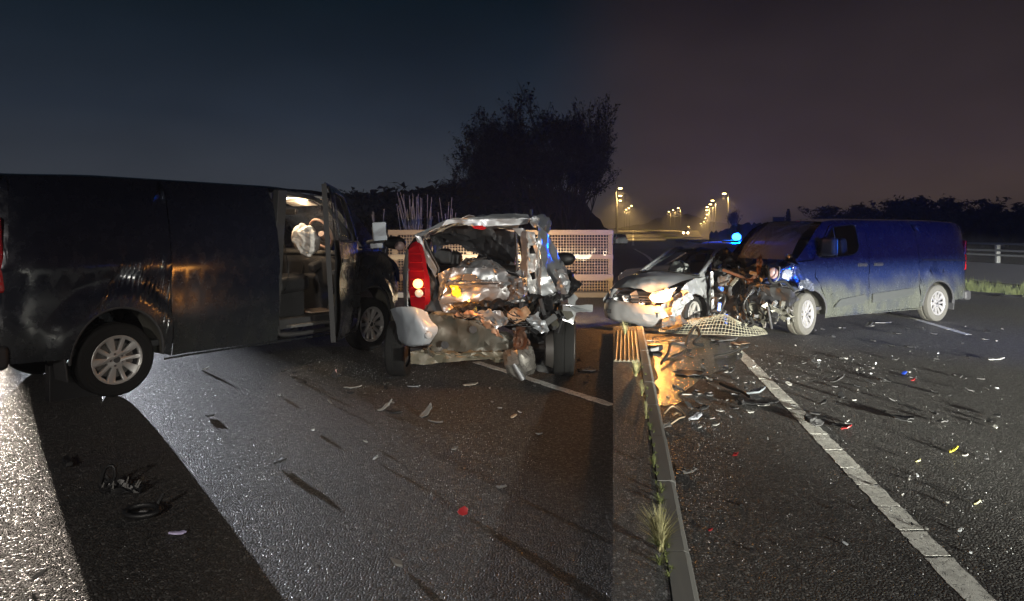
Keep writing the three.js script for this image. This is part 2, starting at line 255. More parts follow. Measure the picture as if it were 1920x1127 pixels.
// painted lines near the camera
function slabLine(group, a0, width, cuts) {
  for (let i = 0; i < cuts.length - 1; i++) {
    const d0 = cuts[i] + 0.006 + R0() * 0.012, d1 = cuts[i + 1] - 0.006, sh = [], n = 9, w = width / 2, j = () => (R0() - 0.5) * 0.012;
    for (let k = 0; k <= n; k++) sh.push([a0 - w + j(), d0 + (d1 - d0) * k / n]);
    for (let k = 1; k < 4; k++) sh.push([a0 - w + width * k / 4, d1 + j()]);
    for (let k = n; k >= 0; k--) sh.push([a0 + w + j(), d0 + (d1 - d0) * k / n]);
    for (let k = 3; k > 0; k--) sh.push([a0 - w + width * k / 4, d0 + j()]);
    const g = new THREE.ExtrudeGeometry(new THREE.Shape(sh.map((q) => new THREE.Vector2(q[0], q[1]))), { depth: 0.0012, bevelEnabled: false });
    const P = g.attributes.position, uv = []; for (let k = 0; k < P.count; k++) { const a = P.getX(k), d = P.getY(k), y = P.getZ(k); uv.push(a * 1.2 + i * 0.37, d * 1.2); P.setXYZ(k, a + UX * d, 0.0005 + y, -d); }
    g.setAttribute('uv', new THREE.Float32BufferAttribute(uv, 2)); g.computeVertexNormals(); mesh('line_slab', g, mat.line, group);
  }
}
{
  const g = new THREE.Group(); g.name = 'edge_line'; structure(g); scene.add(g);
  slabLine(g, 1.55, 0.135, [1.9, 2.5, 2.95, 3.42, 3.72, 4.05, 4.4, 4.72, 5.1, 5.5, 5.85, 6.3, 6.62, 7.1, 7.6, 8.2, 8.7, 9.3, 9.9]);
  const q = new THREE.Group(); q.name = 'lane_dash'; structure(q); scene.add(q);
  slabLine(q, 5.42, 0.11, [10.9, 11.5, 12.2, 12.8, 13.5]);
  const sh = [], a = G(893, 679), b = G(1147, 760), n = b.clone().sub(a).normalize(), s = V(-n.z, 0, n.x);
  for (let k = 0; k <= 30; k++) sh.push(a.clone().lerp(b, k / 30).addScaledVector(s, 0.05 + (R0() - 0.5) * 0.022));
  for (let k = 30; k >= 0; k--) sh.push(a.clone().lerp(b, k / 30).addScaledVector(s, -0.05 + (R0() - 0.5) * 0.022));
  const eg = new THREE.ExtrudeGeometry(new THREE.Shape(sh.map((v) => new THREE.Vector2(v.x, -v.z))), { depth: 0.005, bevelEnabled: false }); const uv = [], P = eg.attributes.position; for (let k = 0; k < P.count; k++) uv.push(P.getX(k), P.getY(k)); eg.setAttribute('uv', new THREE.Float32BufferAttribute(uv, 2)); eg.rotateX(-Math.PI / 2); eg.translate(0, 0.001, 0);
  structure(mesh('edge_line', eg, mat.line));
}
{ // wet patch of leaked coolant in front of the silver car
  const pts = [[1216, 634], [1235, 700], [1228, 758], [1270, 762], [1300, 715], [1370, 690], [1392, 660], [1380, 636], [1320, 628], [1260, 626]], sh = [];
  for (let i = 0; i < pts.length; i++) for (let k = 0; k < 6; k++) { const a = pts[i], b = pts[(i + 1) % pts.length], t = k / 6, q = G(a[0] + (b[0] - a[0]) * t, a[1] + (b[1] - a[1]) * t); sh.push(new THREE.Vector2(q.x + (R0() - 0.5) * 0.08, -q.z + (R0() - 0.5) * 0.1)); }
  const g = new THREE.ShapeGeometry(new THREE.Shape(sh)); g.rotateX(-Math.PI / 2); g.translate(0, 0.004, 0); const P = g.attributes.position, U = g.attributes.uv; for (let i = 0; i < P.count; i++) U.setXY(i, P.getX(i) / 4, P.getZ(i) / 4);
  structure(mesh('wet_patch', g, M([0.014, 0.012, 0.011], 0.24, 0, { bumpMap: asphaltBump, bumpScale: 0.005, specularIntensity: 1 })));
}
// mesh parapet on the left
{
  const d = 17.5, x0 = X(728, d), x1 = X(1149, d), o = thing('parapet_railing', 'cream steel parapet railing with square wire mesh behind the wrecked silver hatchback', 'railing', V((x0 + x1) / 2, 0, -d)), L = x1 - x0, yy = (py) => EYE - (py - HOR) * d / F;
  const rails = [[431, 440], [477, 486], [514, 526]]; for (const [a, b] of rails) mesh('rail', box(L, yy(a) - yy(b), 0.09, 0, (yy(a) + yy(b)) / 2, 0.03), mat.rail, o);
  for (const t of [0.03, 0.36, 0.68, 0.99]) mesh('post', box(0.11, yy(431), 0.1, -L / 2 + t * L, yy(431) / 2, -0.06), mat.rail, o);
  const w = [], top = yy(436), bot = yy(547); for (let x = 0.03; x < L; x += 0.072) w.push(box(0.018, top - bot, 0.012, -L / 2 + x, (top + bot) / 2, 0, 0, 0, 0, 0.002)); for (let y = bot; y < top; y += 0.072) w.push(box(L, 0.018, 0.012, 0, y, 0.006, 0, 0, 0, 0.002));
  stuff(mesh('wire_mesh', w, mat.rail, o));
  mesh('plinth', box(L + 0.2, yy(547) + 0.02, 0.5, 0, yy(547) / 2, 0.06, 0, 0, 0, 0.03), mat.concrete, o);
}
// parapet, wall and verge on the right
{
  const a = W(1985, 437, 20.3), b = W(1700, 437, 27.5); a.y = b.y = 0; const u = b.clone().sub(a), L = u.length(), turn = Math.atan2(-u.z, u.x);
  const o = thing('steel_parapet', 'grey steel bridge parapet with three rails behind the rear of the blue van', 'railing', a, turn);
  for (const y of [1.25, 1.03, 0.88]) mesh('rail', rod(V(0, y, 0), V(L, y, 0), 0.035, 0.035, 8), mat.galv, o);
  for (let x = 0.4; x < L; x += 2.05) mesh('post', box(0.1, 1.27, 0.12, x, 0.635, 0.05), mat.galv, o);
  const wl = thing('concrete_wall', 'low concrete wall under the grey steel parapet right of the blue van', 'wall', a.clone().add(V(0, 0, 0.3)), turn);
  mesh('wall', box(L, 0.62, 0.3, L / 2, 0.31, 0, 0, 0, 0, 0.02), M([0.03, 0.031, 0.04], 0.9, 0, { bumpMap: fineBump, bumpScale: 0.004 }), wl);
  const k0 = G(1990, 562), k1 = G(1745, 541), ku = k1.clone().sub(k0), KL = ku.length(), kt = Math.atan2(-ku.z, ku.x), kb = new THREE.Group(); kb.name = 'kerb'; kb.name = numbered('kerb'); numbered('kerb'); structure(kb); kb.position.copy(k0); kb.rotation.y = kt; scene.add(kb);
  for (let x = 0; x < KL; x += 0.92) mesh('kerbstone', box(0.9, 0.16, 0.14, x + 0.46, 0.04, (R0() - 0.5) * 0.02, 0, (R0() - 0.5) * 0.03, 0, 0.02), mat.concrete, kb);
  const vg = new THREE.PlaneGeometry(KL, 1.5, 30, 4); vg.rotateX(-Math.PI / 2); const P = vg.attributes.position; for (let i = 0; i < P.count; i++) P.setY(i, 0.1 + 0.04 * n2(P.getX(i) * 2, P.getZ(i) * 2)); vg.translate(KL / 2, 0, -0.83); vg.rotateY(kt); vg.translate(k0.x, 0, k0.z); structure(mesh('verge', vg, mat.earth));
  const im = []; for (let i = 0; i < 2600; i++) { const x = R0() * KL, z = -0.15 - R0() * 0.9, clump = n2(x * 1.6, z * 2); if (clump < -0.25) continue; const hgt = 0.08 + 0.22 * R0() * (0.6 + clump); const t = new THREE.BufferGeometry(), lean = (R0() - 0.5) * 0.16, w = 0.012; t.setAttribute('position', new THREE.Float32BufferAttribute([x - w, 0.08, z, x + w, 0.08, z, x + lean, 0.1 + hgt, z + (R0() - 0.5) * 0.12], 3)); t.computeVertexNormals(); im.push(t); }
  const gr = mesh('verge_grass', im, mat.grass, null, true); gr.position.copy(k0); gr.rotation.y = kt; stuff(gr); tag(gr, 'rough green grass on the verge between kerb and wall right of the blue van', 'grass');
}
// ---------------------------------------------------------------- trees, shrubs, dry stems
function branchy(seed, h, spread, twigs, leaves, leafSize, bare = 0.25) {
  const r = rng(seed), wood = [], tw = [], lf = []; const trunkTop = V((r() - 0.5) * 0.3, h * bare, (r() - 0.5) * 0.3);
  wood.push(rod(V(0, -0.1, 0), trunkTop, h * 0.022, h * 0.016, 7));
  const grow = (p, dir, len, rad, lvl) => {
    const e = p.clone().addScaledVector(dir, len); (lvl < 2 ? wood : tw).push(rod(p, e, rad, rad * 0.6, lvl < 2 ? 5 : 3));
    if (lvl >= 4) { for (let k = 0; k < leaves; k++) { const c = p.clone().lerp(e, r()).add(V((r() - 0.5) * len * 0.5, (r() - 0.5) * len * 0.5, (r() - 0.5) * len * 0.5)), s = leafSize * (0.5 + r()); const t = new THREE.BufferGeometry(); const q = () => (r() - 0.5) * 2 * s; t.setAttribute('position', new THREE.Float32BufferAttribute([c.x + q(), c.y + q(), c.z + q(), c.x + q(), c.y + q(), c.z + q(), c.x + q(), c.y + q(), c.z + q()], 3)); t.computeVertexNormals(); lf.push(t); } return; }
    const n = lvl === 0 ? twigs : 3 + (r() > 0.5 ? 1 : 0);
    for (let k = 0; k < n; k++) { const at = p.clone().lerp(e, 0.45 + 0.55 * (k + 1) / n), d = dir.clone().add(V((r() - 0.5) * 2 * spread, (r() - 0.2) * 0.9, (r() - 0.5) * 2 * spread)).normalize(); grow(at, d, len * (0.55 + 0.2 * r()), rad * 0.55, lvl + 1); }
  };
  for (let k = 0; k < 4; k++) grow(trunkTop.clone().multiplyScalar(0.6 + 0.13 * k), V((r() - 0.5) * 1.5 * spread, 0.9, (r() - 0.5) * 1.5 * spread).normalize(), h * (0.3 + 0.08 * r()), h * 0.011, 0);
  return { wood, crown: [tw, lf] };
}
function scaleTo(parts, h) { const all = join([...parts.wood, ...parts.crown]); all.computeBoundingBox(); const k = h / all.boundingBox.max.y; return k; }
function makeTree(name, label, category, group, seed, h, spread, twigs, leaves, leafSize, bare, leafMat) {
  const parts = branchy(seed, h, spread, twigs, leaves, leafSize, bare), k = scaleTo(parts, h), o = thing(name, label, category, V(0, 0, 0), 0, group);
  mesh('trunk', parts.wood, mat.bark, o).scale.setScalar(k); mesh('crown', parts.crown, leafMat, o).scale.setScalar(k); o.userData.h = h; return o;
}
function put(src, first, px, py, d, turn, label, wide = 1) {
  const o = first ? src : src.clone(); if (!first) { o.name = numbered(src.name.replace(/_\d+$/, '')); scene.add(o); }
  const top = W(px, py, d); const k = top.y / src.userData.h; o.position.set(top.x, 0, top.z); o.scale.set(k * wide, k, k * wide); o.rotation.y = turn; o.userData = { ...o.userData, label }; return o;
}
{
  const A = makeTree('bare_tree', '', 'tree', 'dark winter trees behind the mesh railing', 31, 9, 0.74, 6, 7, 0.085, 0.14, mat.leafDark), B = makeTree('bare_tree', '', 'tree', 'dark winter trees behind the mesh railing', 47, 9, 0.66, 6, 7, 0.085, 0.14, mat.leafDark);
  put(A, true, 1022, 168, 48, 0.4, 'tallest dark tree of the clump behind the wrecked hatchback', 1.05); put(B, true, 955, 182, 46, 1.9, 'dark tree second from the left edge of the clump, ivy-clad', 1.1);
  put(A, false, 1080, 168, 45, 2.4, 'dark tree standing behind the lit end of the mesh railing', 0.62); put(B, false, 900, 225, 50, 3.6, 'shorter dark tree at the sloping left edge of the clump', 1.1);
  put(B, false, 1098, 190, 52, 5.1, 'dark tree at the right end of the clump next to the motorway lights', 0.5); put(A, false, 866, 305, 47, 4.2, 'lowest dark tree at the left foot of the clump', 1.1);
  put(A, false, 1062, 262, 40, 2.0, 'dark bushy tree low in the middle of the clump', 1); put(B, false, 925, 292, 41, 0.3, 'dark bushy tree low at the left of the clump', 1.2); put(A, false, 990, 230, 40, 5.4, 'dark ivy-clad tree in front of the tallest tree of the clump', 1);
  const Sh = makeTree('shrub', '', 'shrub', 'dark shrubs of the hedge behind the railing', 63, 4, 0.9, 5, 3, 0.13, 0.06, mat.leafDark);
  const hed = [[645, 352, 'dark shrub showing over the open van door'], [690, 358, 'dark shrub behind the door mirror of the dark van'], [745, 356, 'dark shrub behind the pale dry stems'], [800, 350, 'dark shrub behind the roof corner of the wrecked hatchback'], [845, 333, 'tallest dark shrub of the hedge beside the tree clump'], [590, 362, 'dark shrub peeping over the roof of the dark van']];
  hed.forEach(([px, py, l], i) => put(Sh, i === 0, px, py, 40 + (i % 3) * 2, i * 1.7, l, 1.5));
  const C = makeTree('round_tree', '', 'tree', 'dark trees behind the blue van', 71, 5, 0.85, 5, 2, 0.15, 0.12, mat.twig), D = makeTree('round_tree', '', 'tree', 'dark trees behind the blue van', 83, 5, 0.75, 5, 2, 0.14, 0.15, mat.twig);
  const rt = [[1575, 379, 'rounded dark tree above the cab of the blue van'], [1632, 377, 'dark tree above the front of the van load bay'], [1684, 366, 'tall dark tree above the middle of the blue van roof'], [1735, 374, 'dark tree above the rear half of the blue van roof'], [1784, 364, 'pale twiggy tree above the rear corner of the blue van'], [1838, 378, 'dark tree above the post of the steel parapet'], [1888, 374, 'dark tree behind the steel parapet at the picture edge'], [1530, 398, 'low dark tree over the windscreen of the blue van']];
  rt.forEach(([px, py, l], i) => put(i % 2 ? D : C, i < 2, px, py, 58 + (i % 3) * 3, i * 2.1, l, 1.45));
  const H = put(B, false, 1379, 384, 105, 1.2, 'lone hazy tree behind the blue beacon', 0.8); H.userData.group = undefined; delete H.userData.group;
  const cy = thing('cypress', 'narrow pointed dark conifer over the bonnet of the blue van', 'tree', W(1478, 437, 90)); cy.position.y = 0;
  { const lf = [], r = rng(5), hh = W(1478, 393, 90).y; for (let i = 0; i < 1500; i++) { const y = 0.4 + (hh - 0.4) * Math.pow(r(), 0.9), rad = 0.72 * Math.pow(1 - y / (hh + 0.1), 0.7) * Math.sqrt(r()), a = r() * 6.28, s = 0.16; const t = new THREE.BufferGeometry(); t.setAttribute('position', new THREE.Float32BufferAttribute([0, 0, 0, 0, 0, 0, 0, 0, 0].map((_, k) => [rad * Math.cos(a), y, rad * Math.sin(a)][k % 3] + (r() - 0.5) * s * 2), 3)); t.computeVertexNormals(); lf.push(t); } mesh('crown', lf, mat.leafDark, cy); mesh('trunk', rod(V(0, -0.05, 0), V(0, hh * 0.6, 0), 0.12, 0.05), mat.bark, cy); }
  const dry = (px, n, sprd, hts, label, seed) => { const r = rng(seed), d = 19.5, o = thing('dry_shrub', label, 'shrub', V(X(px, d), 0, -d)), st = []; for (let i = 0; i < n; i++) { const b = V((r() - 0.5) * sprd * 0.5, 0, (r() - 0.5) * 0.5), top = V((r() - 0.5) * sprd, EYE - (hts + r() * 48 - HOR) * d / F, (r() - 0.5) * 0.5), m = b.clone().lerp(top, 0.6).add(V((r() - 0.5) * 0.1, 0, 0)); st.push(tube([b, m, top], 0.009, 6, 4)); if (r() > 0.4) st.push(rod(m, m.clone().add(V((r() - 0.5) * 0.2, 0.3, 0)), 0.006, 0.003, 4)); } mesh('stem', st, mat.dryStem, o); };
  dry(778, 42, 1.0, 360, 'pale bush of dry upright stems rising over the railing beside the van mirror', 3); dry(836, 9, 0.7, 366, 'few thin dry stems left of the wrecked car roof', 4); dry(712, 8, 0.8, 382, 'sparse dry stems between the open door and the door mirror', 6);
}

// ---------------------------------------------------------------- wheels
function rimGeo(R, spokes, kind) {                            // alloy face with window holes, axle along z, outer face +z
  const s = new THREE.Shape(); s.absarc(0, 0, R, 0, Math.PI * 2);
  const polar = (r, a) => new THREE.Vector2(r * Math.cos(a), r * Math.sin(a));
  for (let k = 0; k < spokes; k++) {
    const a = k * 2 * Math.PI / spokes, w0 = kind === 'van' ? 0.50 : 0.58, w1 = kind === 'van' ? 0.63 : 0.72, half = Math.PI / spokes, skew = kind === 'van' ? (k % 2 ? 1 : -1) * half * 0.16 : 0, h = new THREE.Path(), pts = [];
    for (let t = -1; t <= 1; t += 0.25) pts.push(polar(R * 0.9, a + t * half * w1 + skew)); for (let t = 1; t >= -1; t -= 0.5) pts.push(polar(R * 0.36, a + t * half * w0 + skew * 0.3)); h.setFromPoints(pts); s.holes.push(h);
  }
  const g = new THREE.ExtrudeGeometry(s, { depth: 0.018, bevelEnabled: true, bevelThickness: 0.008, bevelSize: 0.007, bevelSegments: 2, curveSegments: 48 });
  const P = g.attributes.position; for (let i = 0; i < P.count; i++) { const r = Math.hypot(P.getX(i), P.getY(i)) / R; P.setZ(i, P.getZ(i) - 0.03 * (1 - r) - 0.012); } g.computeVertexNormals(); return toCreasedNormals(g, 0.7);
}
function wheel(o, pos, r, w, kind, spin = 0, steer = 0, side = 1, tyreMat = mat.rubber, rimMat = mat.alloy) {
  const q = new THREE.Group(); q.name = 'wheel'; q.position.copy(pos); q.rotation.y = steer + (side < 0 ? Math.PI : 0); o.add(q); const R = r * (kind === 'van' ? 0.67 : 0.69), h = w / 2;
  const prof = [[R * 0.97, -h * 0.9], [R * 1.06, -h], [r * 0.93, -h * 0.98], [r * 0.985, -h * 0.82], [r, -h * 0.6], [r, -0.02], [r - 0.008, -0.018], [r - 0.008, 0.018], [r, 0.02], [r, h * 0.6], [r * 0.985, h * 0.82], [r * 0.93, h * 0.98], [r * 0.86, h * 1.0], [r * 0.85, h * 0.97], [R * 1.06, h], [R * 0.97, h * 0.86]];
  const tg = new THREE.LatheGeometry(prof.map((p) => new THREE.Vector2(p[0], p[1])), 64); tg.rotateX(Math.PI / 2); tg.rotateZ(spin); mesh('tyre', toCreasedNormals(tg, 0.5), tyreMat, q);
  const rg = rimGeo(R * 0.98, kind === 'van' ? 10 : 5, kind); rg.rotateZ(spin); rg.translate(0, 0, h * 0.78); const lip = new THREE.TorusGeometry(R * 0.965, 0.009, 6, 48); lip.translate(0, 0, h * 0.86); mesh('rim', [rg, lip], rimMat, q);
  const bar = new THREE.LatheGeometry([[R * 0.96, h * 0.8], [R * 0.86, 0.0], [R * 0.84, -h * 0.8]].map((p) => new THREE.Vector2(p[0], p[1])), 40); bar.rotateX(Math.PI / 2); const dg = new THREE.CylinderGeometry(R * 0.74, R * 0.74, 0.02, 32); dg.rotateX(Math.PI / 2); dg.translate(0, 0, h * 0.2); const back = new THREE.CylinderGeometry(R * 0.95, R * 0.95, 0.01, 32); back.rotateX(Math.PI / 2); back.translate(0, 0, -h * 0.6);
  mesh('brake_disc', [dg], mat.disc, q); mesh('barrel', [bar, back], mat.trim, q);
  const cap = new THREE.CylinderGeometry(R * 0.13, R * 0.14, 0.016, 18); cap.rotateX(Math.PI / 2); cap.translate(0, 0, h * 0.78 - 0.006); mesh('centre_cap', cap, mat.trim, q);
  for (let k = 0; k < 5; k++) { const a = spin + 0.3 + k * 1.2566, n = new THREE.CylinderGeometry(0.012, 0.013, 0.03, 6); n.rotateX(Math.PI / 2); n.translate(R * 0.245 * Math.cos(a), R * 0.245 * Math.sin(a), h * 0.78 - 0.012); mesh('wheel_nut', n, mat.chrome, q); }
  return q;
}

// ---------------------------------------------------------------- panel van: x forward from the rear axle, y up, z to the right
const vanZ = (x, y) => {
  let z = 0.975; if (y < 0.62) z -= 0.05 * Math.pow((0.62 - y) / 0.35, 2); if (y > 1.16) z -= 0.17 * Math.pow((y - 1.16) / 0.84, 1.5); if (y > 1.8) z -= 0.13 * Math.pow((y - 1.8) / 0.18, 2.4);
  if (x > 2.95) z -= 0.30 * Math.pow((x - 2.95) / 1.15, 2); if (x < -0.62) z -= 0.09 * Math.pow((-0.62 - x) / 0.33, 2);
  z += 0.014 * Math.exp(-Math.pow((y - 1.14 - 0.03 * (3 - x) * 0.3) / 0.05, 2)); if (y < 1.1 && y > 0.65) z -= 0.012 * sm(0.65, 0.85, y) * sm(1.1, 0.95, y);
  for (const c of [0, 3.3]) { const r = Math.hypot(x - c, y - 0.36); z += 0.04 * sm(0.66, 0.56, r); }
  return z;
};
const arch = (c, r = 0.43, y0 = 0.36) => { const p = []; for (let a = -0.05; a <= Math.PI + 0.051; a += (Math.PI + 0.1) / 22) p.push([c + r * Math.cos(a), y0 + r * Math.sin(a)]); return p; };
function vanPanel(outline, side, { holes = [], out = 0, dustAndBeam = 1, edge = 0.085, bend = null, sc, paint } = {}) {
  const sh = new THREE.Shape(outline.map((q) => new THREE.Vector2(q[0], q[1]))); holes.forEach((h) => sh.holes.push(new THREE.Path(h.map((q) => new THREE.Vector2(q[0], q[1])))));
  let g = weld(new TessellateModifier(edge, 7).modify(new THREE.ShapeGeometry(sh).toNonIndexed())); const P = g.attributes.position;
  for (let i = 0; i < P.count; i++) P.setZ(i, side * (vanZ(P.getX(i), P.getY(i)) + out)); g.computeVertexNormals();
  if (bend) bend(g);
  const col = [], blue = paint || [0.006, 0.013, 0.055], dirtAndBeam = [0.085, 0.09, 0.068];
  for (let i = 0; i < P.count; i++) { const x = P.getX(i), y = P.getY(i), t = dustAndBeam * (1.0 * sm(1.0, 0.5, y + 0.08 * n2(x * 2.2, y * 3)) * (0.75 + 0.2 * n2(x * 7, y * 1.6) + 0.2 * n2(x * 1.3 + 3, y * 2) + 0.12 * n2(x * 14, y * 11)) + 0.03 + 0.25 * Math.max(0, sm(0.75, 0.45, Math.min(Math.hypot(x - 0.3, y - 0.3), Math.hypot(x - 2.85, y - 0.3))))); col.push(...mix3(blue, dirtAndBeam, Math.max(0, Math.min(0.94, t)))); }  // road dirt; the headlamp cutoff is also put into its fade height
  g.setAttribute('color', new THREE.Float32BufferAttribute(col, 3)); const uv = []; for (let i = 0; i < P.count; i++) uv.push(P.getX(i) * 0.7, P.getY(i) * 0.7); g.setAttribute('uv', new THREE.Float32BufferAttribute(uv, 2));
  g.scale(...sc); g.computeVertexNormals(); return g;
}
const winFront = [[3.04, 1.34], [2.98, 1.45], [2.66, 1.78], [2.56, 1.84], [2.12, 1.88], [2.05, 1.85], [2.05, 1.5], [2.12, 1.39], [2.24, 1.34], [2.6, 1.31], [2.9, 1.30]];
const roofY = (x) => 1.965 - 0.05 * sm(1.9, 2.7, x) - 0.03 * sm(0, -0.9, x);
function makeVan(name, label, pos, turn, sc, o2) {
  const o = thing(name, label, 'van', pos, turn), Z = (p) => { p.scale(...sc); return p; }, dustAndBeam = o2.dustAndBeam;
  const v = (x, y, z) => V(x * sc[0], y * sc[1], z * sc[2]);
  for (const side of [1, -1]) {
    const seen = side === o2.near, P = (n, out, opt = {}) => mesh(n, vanPanel(out, side, { sc, dustAndBeam, paint: o2.paint, edge: seen ? 0.08 : 0.2, ...opt }), mat.navy, o);
    // rear quarter with arch
    P('rear_quarter', [[-0.95, 0.40], [-0.45, 0.40], ...arch(0, 0.43).slice(1, -1).reverse(), [0.445, 0.33], [0.52, 0.30], [0.52, 1.965], [-0.3, 1.955], [-0.86, 1.93], [-0.93, 1.85], [-0.97, 1.2]]);
    P('load_door', [[0.53, 0.30], [1.83, 0.29], [1.83, 1.95], [0.53, 1.965]]);
    P('sill', [[0.46, 0.262], [2.86, 0.262], [2.86, 0.282], [0.46, 0.282]], { out: -0.02 });
    const doorShape = [[1.84, 0.29], [2.88, 0.29], [2.9, 0.6], [3.08, 1.0], [3.12, 1.27], [2.99, 1.46], [2.66, 1.85], [2.5, 1.9], [1.84, 1.94]];
    if (!(side === 1 && o2.open)) {
      P('front_door', doorShape, { holes: [winFront] });
      mesh('door_window', vanPanel(winFront, side, { sc, out: -0.012, edge: 0.3 }), o2.open ? mat.glass : mat.glass, o);
      mesh('window_bar', tube([v(2.62, 1.31, side * (vanZ(2.62, 1.31) + 0.004)), v(2.6, 1.56, side * (vanZ(2.6, 1.56) + 0.004)), v(2.6, 1.82, side * (vanZ(2.6, 1.82) + 0.002))], 0.016, 12, 6), mat.black, o); const fr = winFront.map((q) => v(q[0], q[1], side * (vanZ(q[0], q[1]) + 0.001))); mesh('window_seal', new THREE.TubeGeometry(new THREE.CatmullRomCurve3(fr, true, 'catmullrom', 0.2), 90, 0.011, 5, true), mat.black, o);
    }
    // pillar above the windscreen side and front wing
    P('screen_pillar', [[1.84, 1.945], [2.5, 1.905], [2.68, 1.86], [3.01, 1.46], [3.13, 1.28], [3.48, 1.25], [2.98, 1.80], [2.75, 1.93], [2.5, 1.955], [1.84, 1.96]]);
    P('front_wing', [[2.89, 0.30], [2.875, 0.33], ...arch(3.3, 0.43).slice(1, -1).reverse(), [3.78, 0.34], [4.02, 0.4], [4.08, 0.75], [3.98, 0.98], [3.5, 1.24], [3.13, 1.27], [3.09, 1.0], [2.91, 0.6]], { bend: o2.wingBend && seen ? o2.wingBend : null });
    for (const c of [0, 3.3]) { // arch lip and liner
      const pts = arch(c, 0.435).map((q) => v(q[0], q[1], side * (vanZ(q[0], q[1]) - 0.012))); mesh('arch_lip', tube(pts, 0.016, 40, 6), mat.trim, o);
      const lg = new THREE.CylinderGeometry(0.47, 0.47, 0.36, 24, 1, true, Math.PI / 2 - 0.1, Math.PI + 0.2); lg.rotateX(Math.PI / 2); lg.rotateZ(c ? 0 : 0); lg.translate(c, 0.36, side * 0.76); mesh('arch_liner', Z(lg), mat.rubberDusty, o);
    }
    if (seen) {
      for (const x of o2.handles || []) mesh('handle', [Z(box(0.2, 0.035, 0.035, x, 1.16, side * (vanZ(x, 1.16) + 0.02), 0, 0, 0, 0.014)), Z(box(0.22, 0.06, 0.01, x, 1.16, side * (vanZ(x, 1.16) + 0.002)))], mat.trim, o);
      if (side === -1) {
        mesh('slide_rail', Z(box(1.2, 0.02, 0.02, -0.16, 1.2, side * (vanZ(0, 1.2) + 0.004), 0, 0, 0.03)), mat.black, o);
        const mold = (pts) => { const p = vanPanel(pts, side, { sc, out: 0.016, edge: 0.12, dustAndBeam }); mesh('door_moulding', thick(p.index ? p : weld(p), 0.014), M([0.036, 0.039, 0.034], 0.6), o); };
        mold([[2.72, 0.44], [2.55, 0.57], [1.98, 0.63], [1.94, 0.60], [1.98, 0.47]]); mold([[1.78, 0.47], [1.78, 0.63], [0.72, 0.69], [0.70, 0.64], [0.74, 0.56]]);
      }
      mesh('door_gap', Z(box(0.006, 0.86, 0.012, 0.525, 0.75, side * (vanZ(0.52, 0.75) - 0.004))), mat.black, o);
    }
  }
  { // roof, ribs, tail, bonnet, screen, floor
    const rows = []; for (let x = -0.93; x <= 2.76; x += 0.2) { const y = roofY(x), z = vanZ(x, 1.955) - 0.004; rows.push([[x, y - 0.01, -z], [x, y + 0.02, -z * 0.8], [x, y + 0.035, 0], [x, y + 0.02, z * 0.8], [x, y - 0.01, z]]); }
    const rg = Z(surf(rows, 16, 40)); const c = []; for (let i = 0; i < rg.attributes.position.count; i++) c.push(...(o2.paint || [0.006, 0.013, 0.055])); rg.setAttribute('color', new THREE.Float32BufferAttribute(c, 3)); mesh('roof', rg, mat.navy, o);
    for (const sd of [1, -1]) {
      const rd = []; for (const y of [0.42, 0.8, 1.2, 1.6, 1.9]) { const z = vanZ(-0.95, y); rd.push([[-0.99, y, sd * 0.01], [-0.985, y, sd * z * 0.5], [-0.96, y, sd * (z - 0.06)], [-0.94, y, sd * (z + 0.0)]]); } mesh('rear_door', Z(surf(rd, 10, 14)), o2.paint ? M(o2.paint, 0.38, 0.25, { clearcoat: 0.8 }) : mat.navyPlain, o);
      mesh('tail_light', [Z(box(0.07, 0.62, 0.09, -0.955, 1.28, sd * (vanZ(-0.95, 1.3) - 0.02), 0, 0, 0.06, 0.03))], mat.redLens, o);
    }
    mesh('rear_bumper', Z(box(0.18, 0.2, 1.9, -0.98, 0.46, 0, 0, 0, 0, 0.05)), mat.trim, o);
    mesh('floor_pan', [Z(box(4.0, 0.06, 1.7, 1.2, 0.42, 0)), Z(box(0.04, 1.5, 1.6, 1.84, 1.15, 0))], mat.trim, o);
    mesh('axle', [rod(v(0, 0.34, -0.7), v(0, 0.34, 0.7), 0.05), rod(v(0.6, 0.38, -0.3), v(2.8, 0.38, -0.2), 0.04)], mat.trim, o);
    const wb = o2.bonnet ? 0 : 0.1, ws = [[[3.55 - wb, 1.27, -0.74], [3.68 - wb, 1.28, 0], [3.55 - wb * 1.5, 1.27, 0.72]], [[3.18, 1.62, -0.67], [3.28, 1.63, 0], [3.18, 1.62, 0.67]], [[2.78, 1.92, -0.60], [2.86, 1.94, 0], [2.78, 1.92, 0.60]]];
    mesh('windscreen', Z(crumple(surf(ws, 18, 14), 0.008, 5, 3)), mat.crazed, o);
    if (o2.bonnet) mesh('bonnet', Z(surf([[[3.5, 1.26, -0.85], [3.62, 1.29, 0], [3.5, 1.26, 0.85]], [[3.95, 1.05, -0.78], [4.05, 1.1, 0], [3.95, 1.05, 0.78]], [[4.1, 0.8, -0.7], [4.25, 0.82, 0], [4.1, 0.8, 0.7]]], 12, 10)), mat.navyPlain, o);
  }
  for (const side of [1, -1]) { const tm = o2.dustAndBeam > 0.5 ? mat.rubberDusty : mat.rubber; wheel(o, v(0, 0, side * o2.wz).setY(o2.r), o2.r, 0.225, 'van', 0.35, 0, side, tm); wheel(o, v(3.3, 0, side * o2.wz).setY(o2.r), o2.r, 0.225, 'van', 0.9, o2.steer || 0, side, tm); if (side === 1) mesh('added_shadow_block', Z(box(0.46, 0.33, 0.1, -0.27, 0.155, side * 0.66)), mat.black, o); if (side === o2.near) mesh('mud_flap', Z(box(0.02, 0.26, 0.26, -0.47, 0.33, side * 0.86, 0, 0, 0.12)), mat.trim, o); }  // unseen block added inboard of the wheel to close its shadow gap
  return o;
}
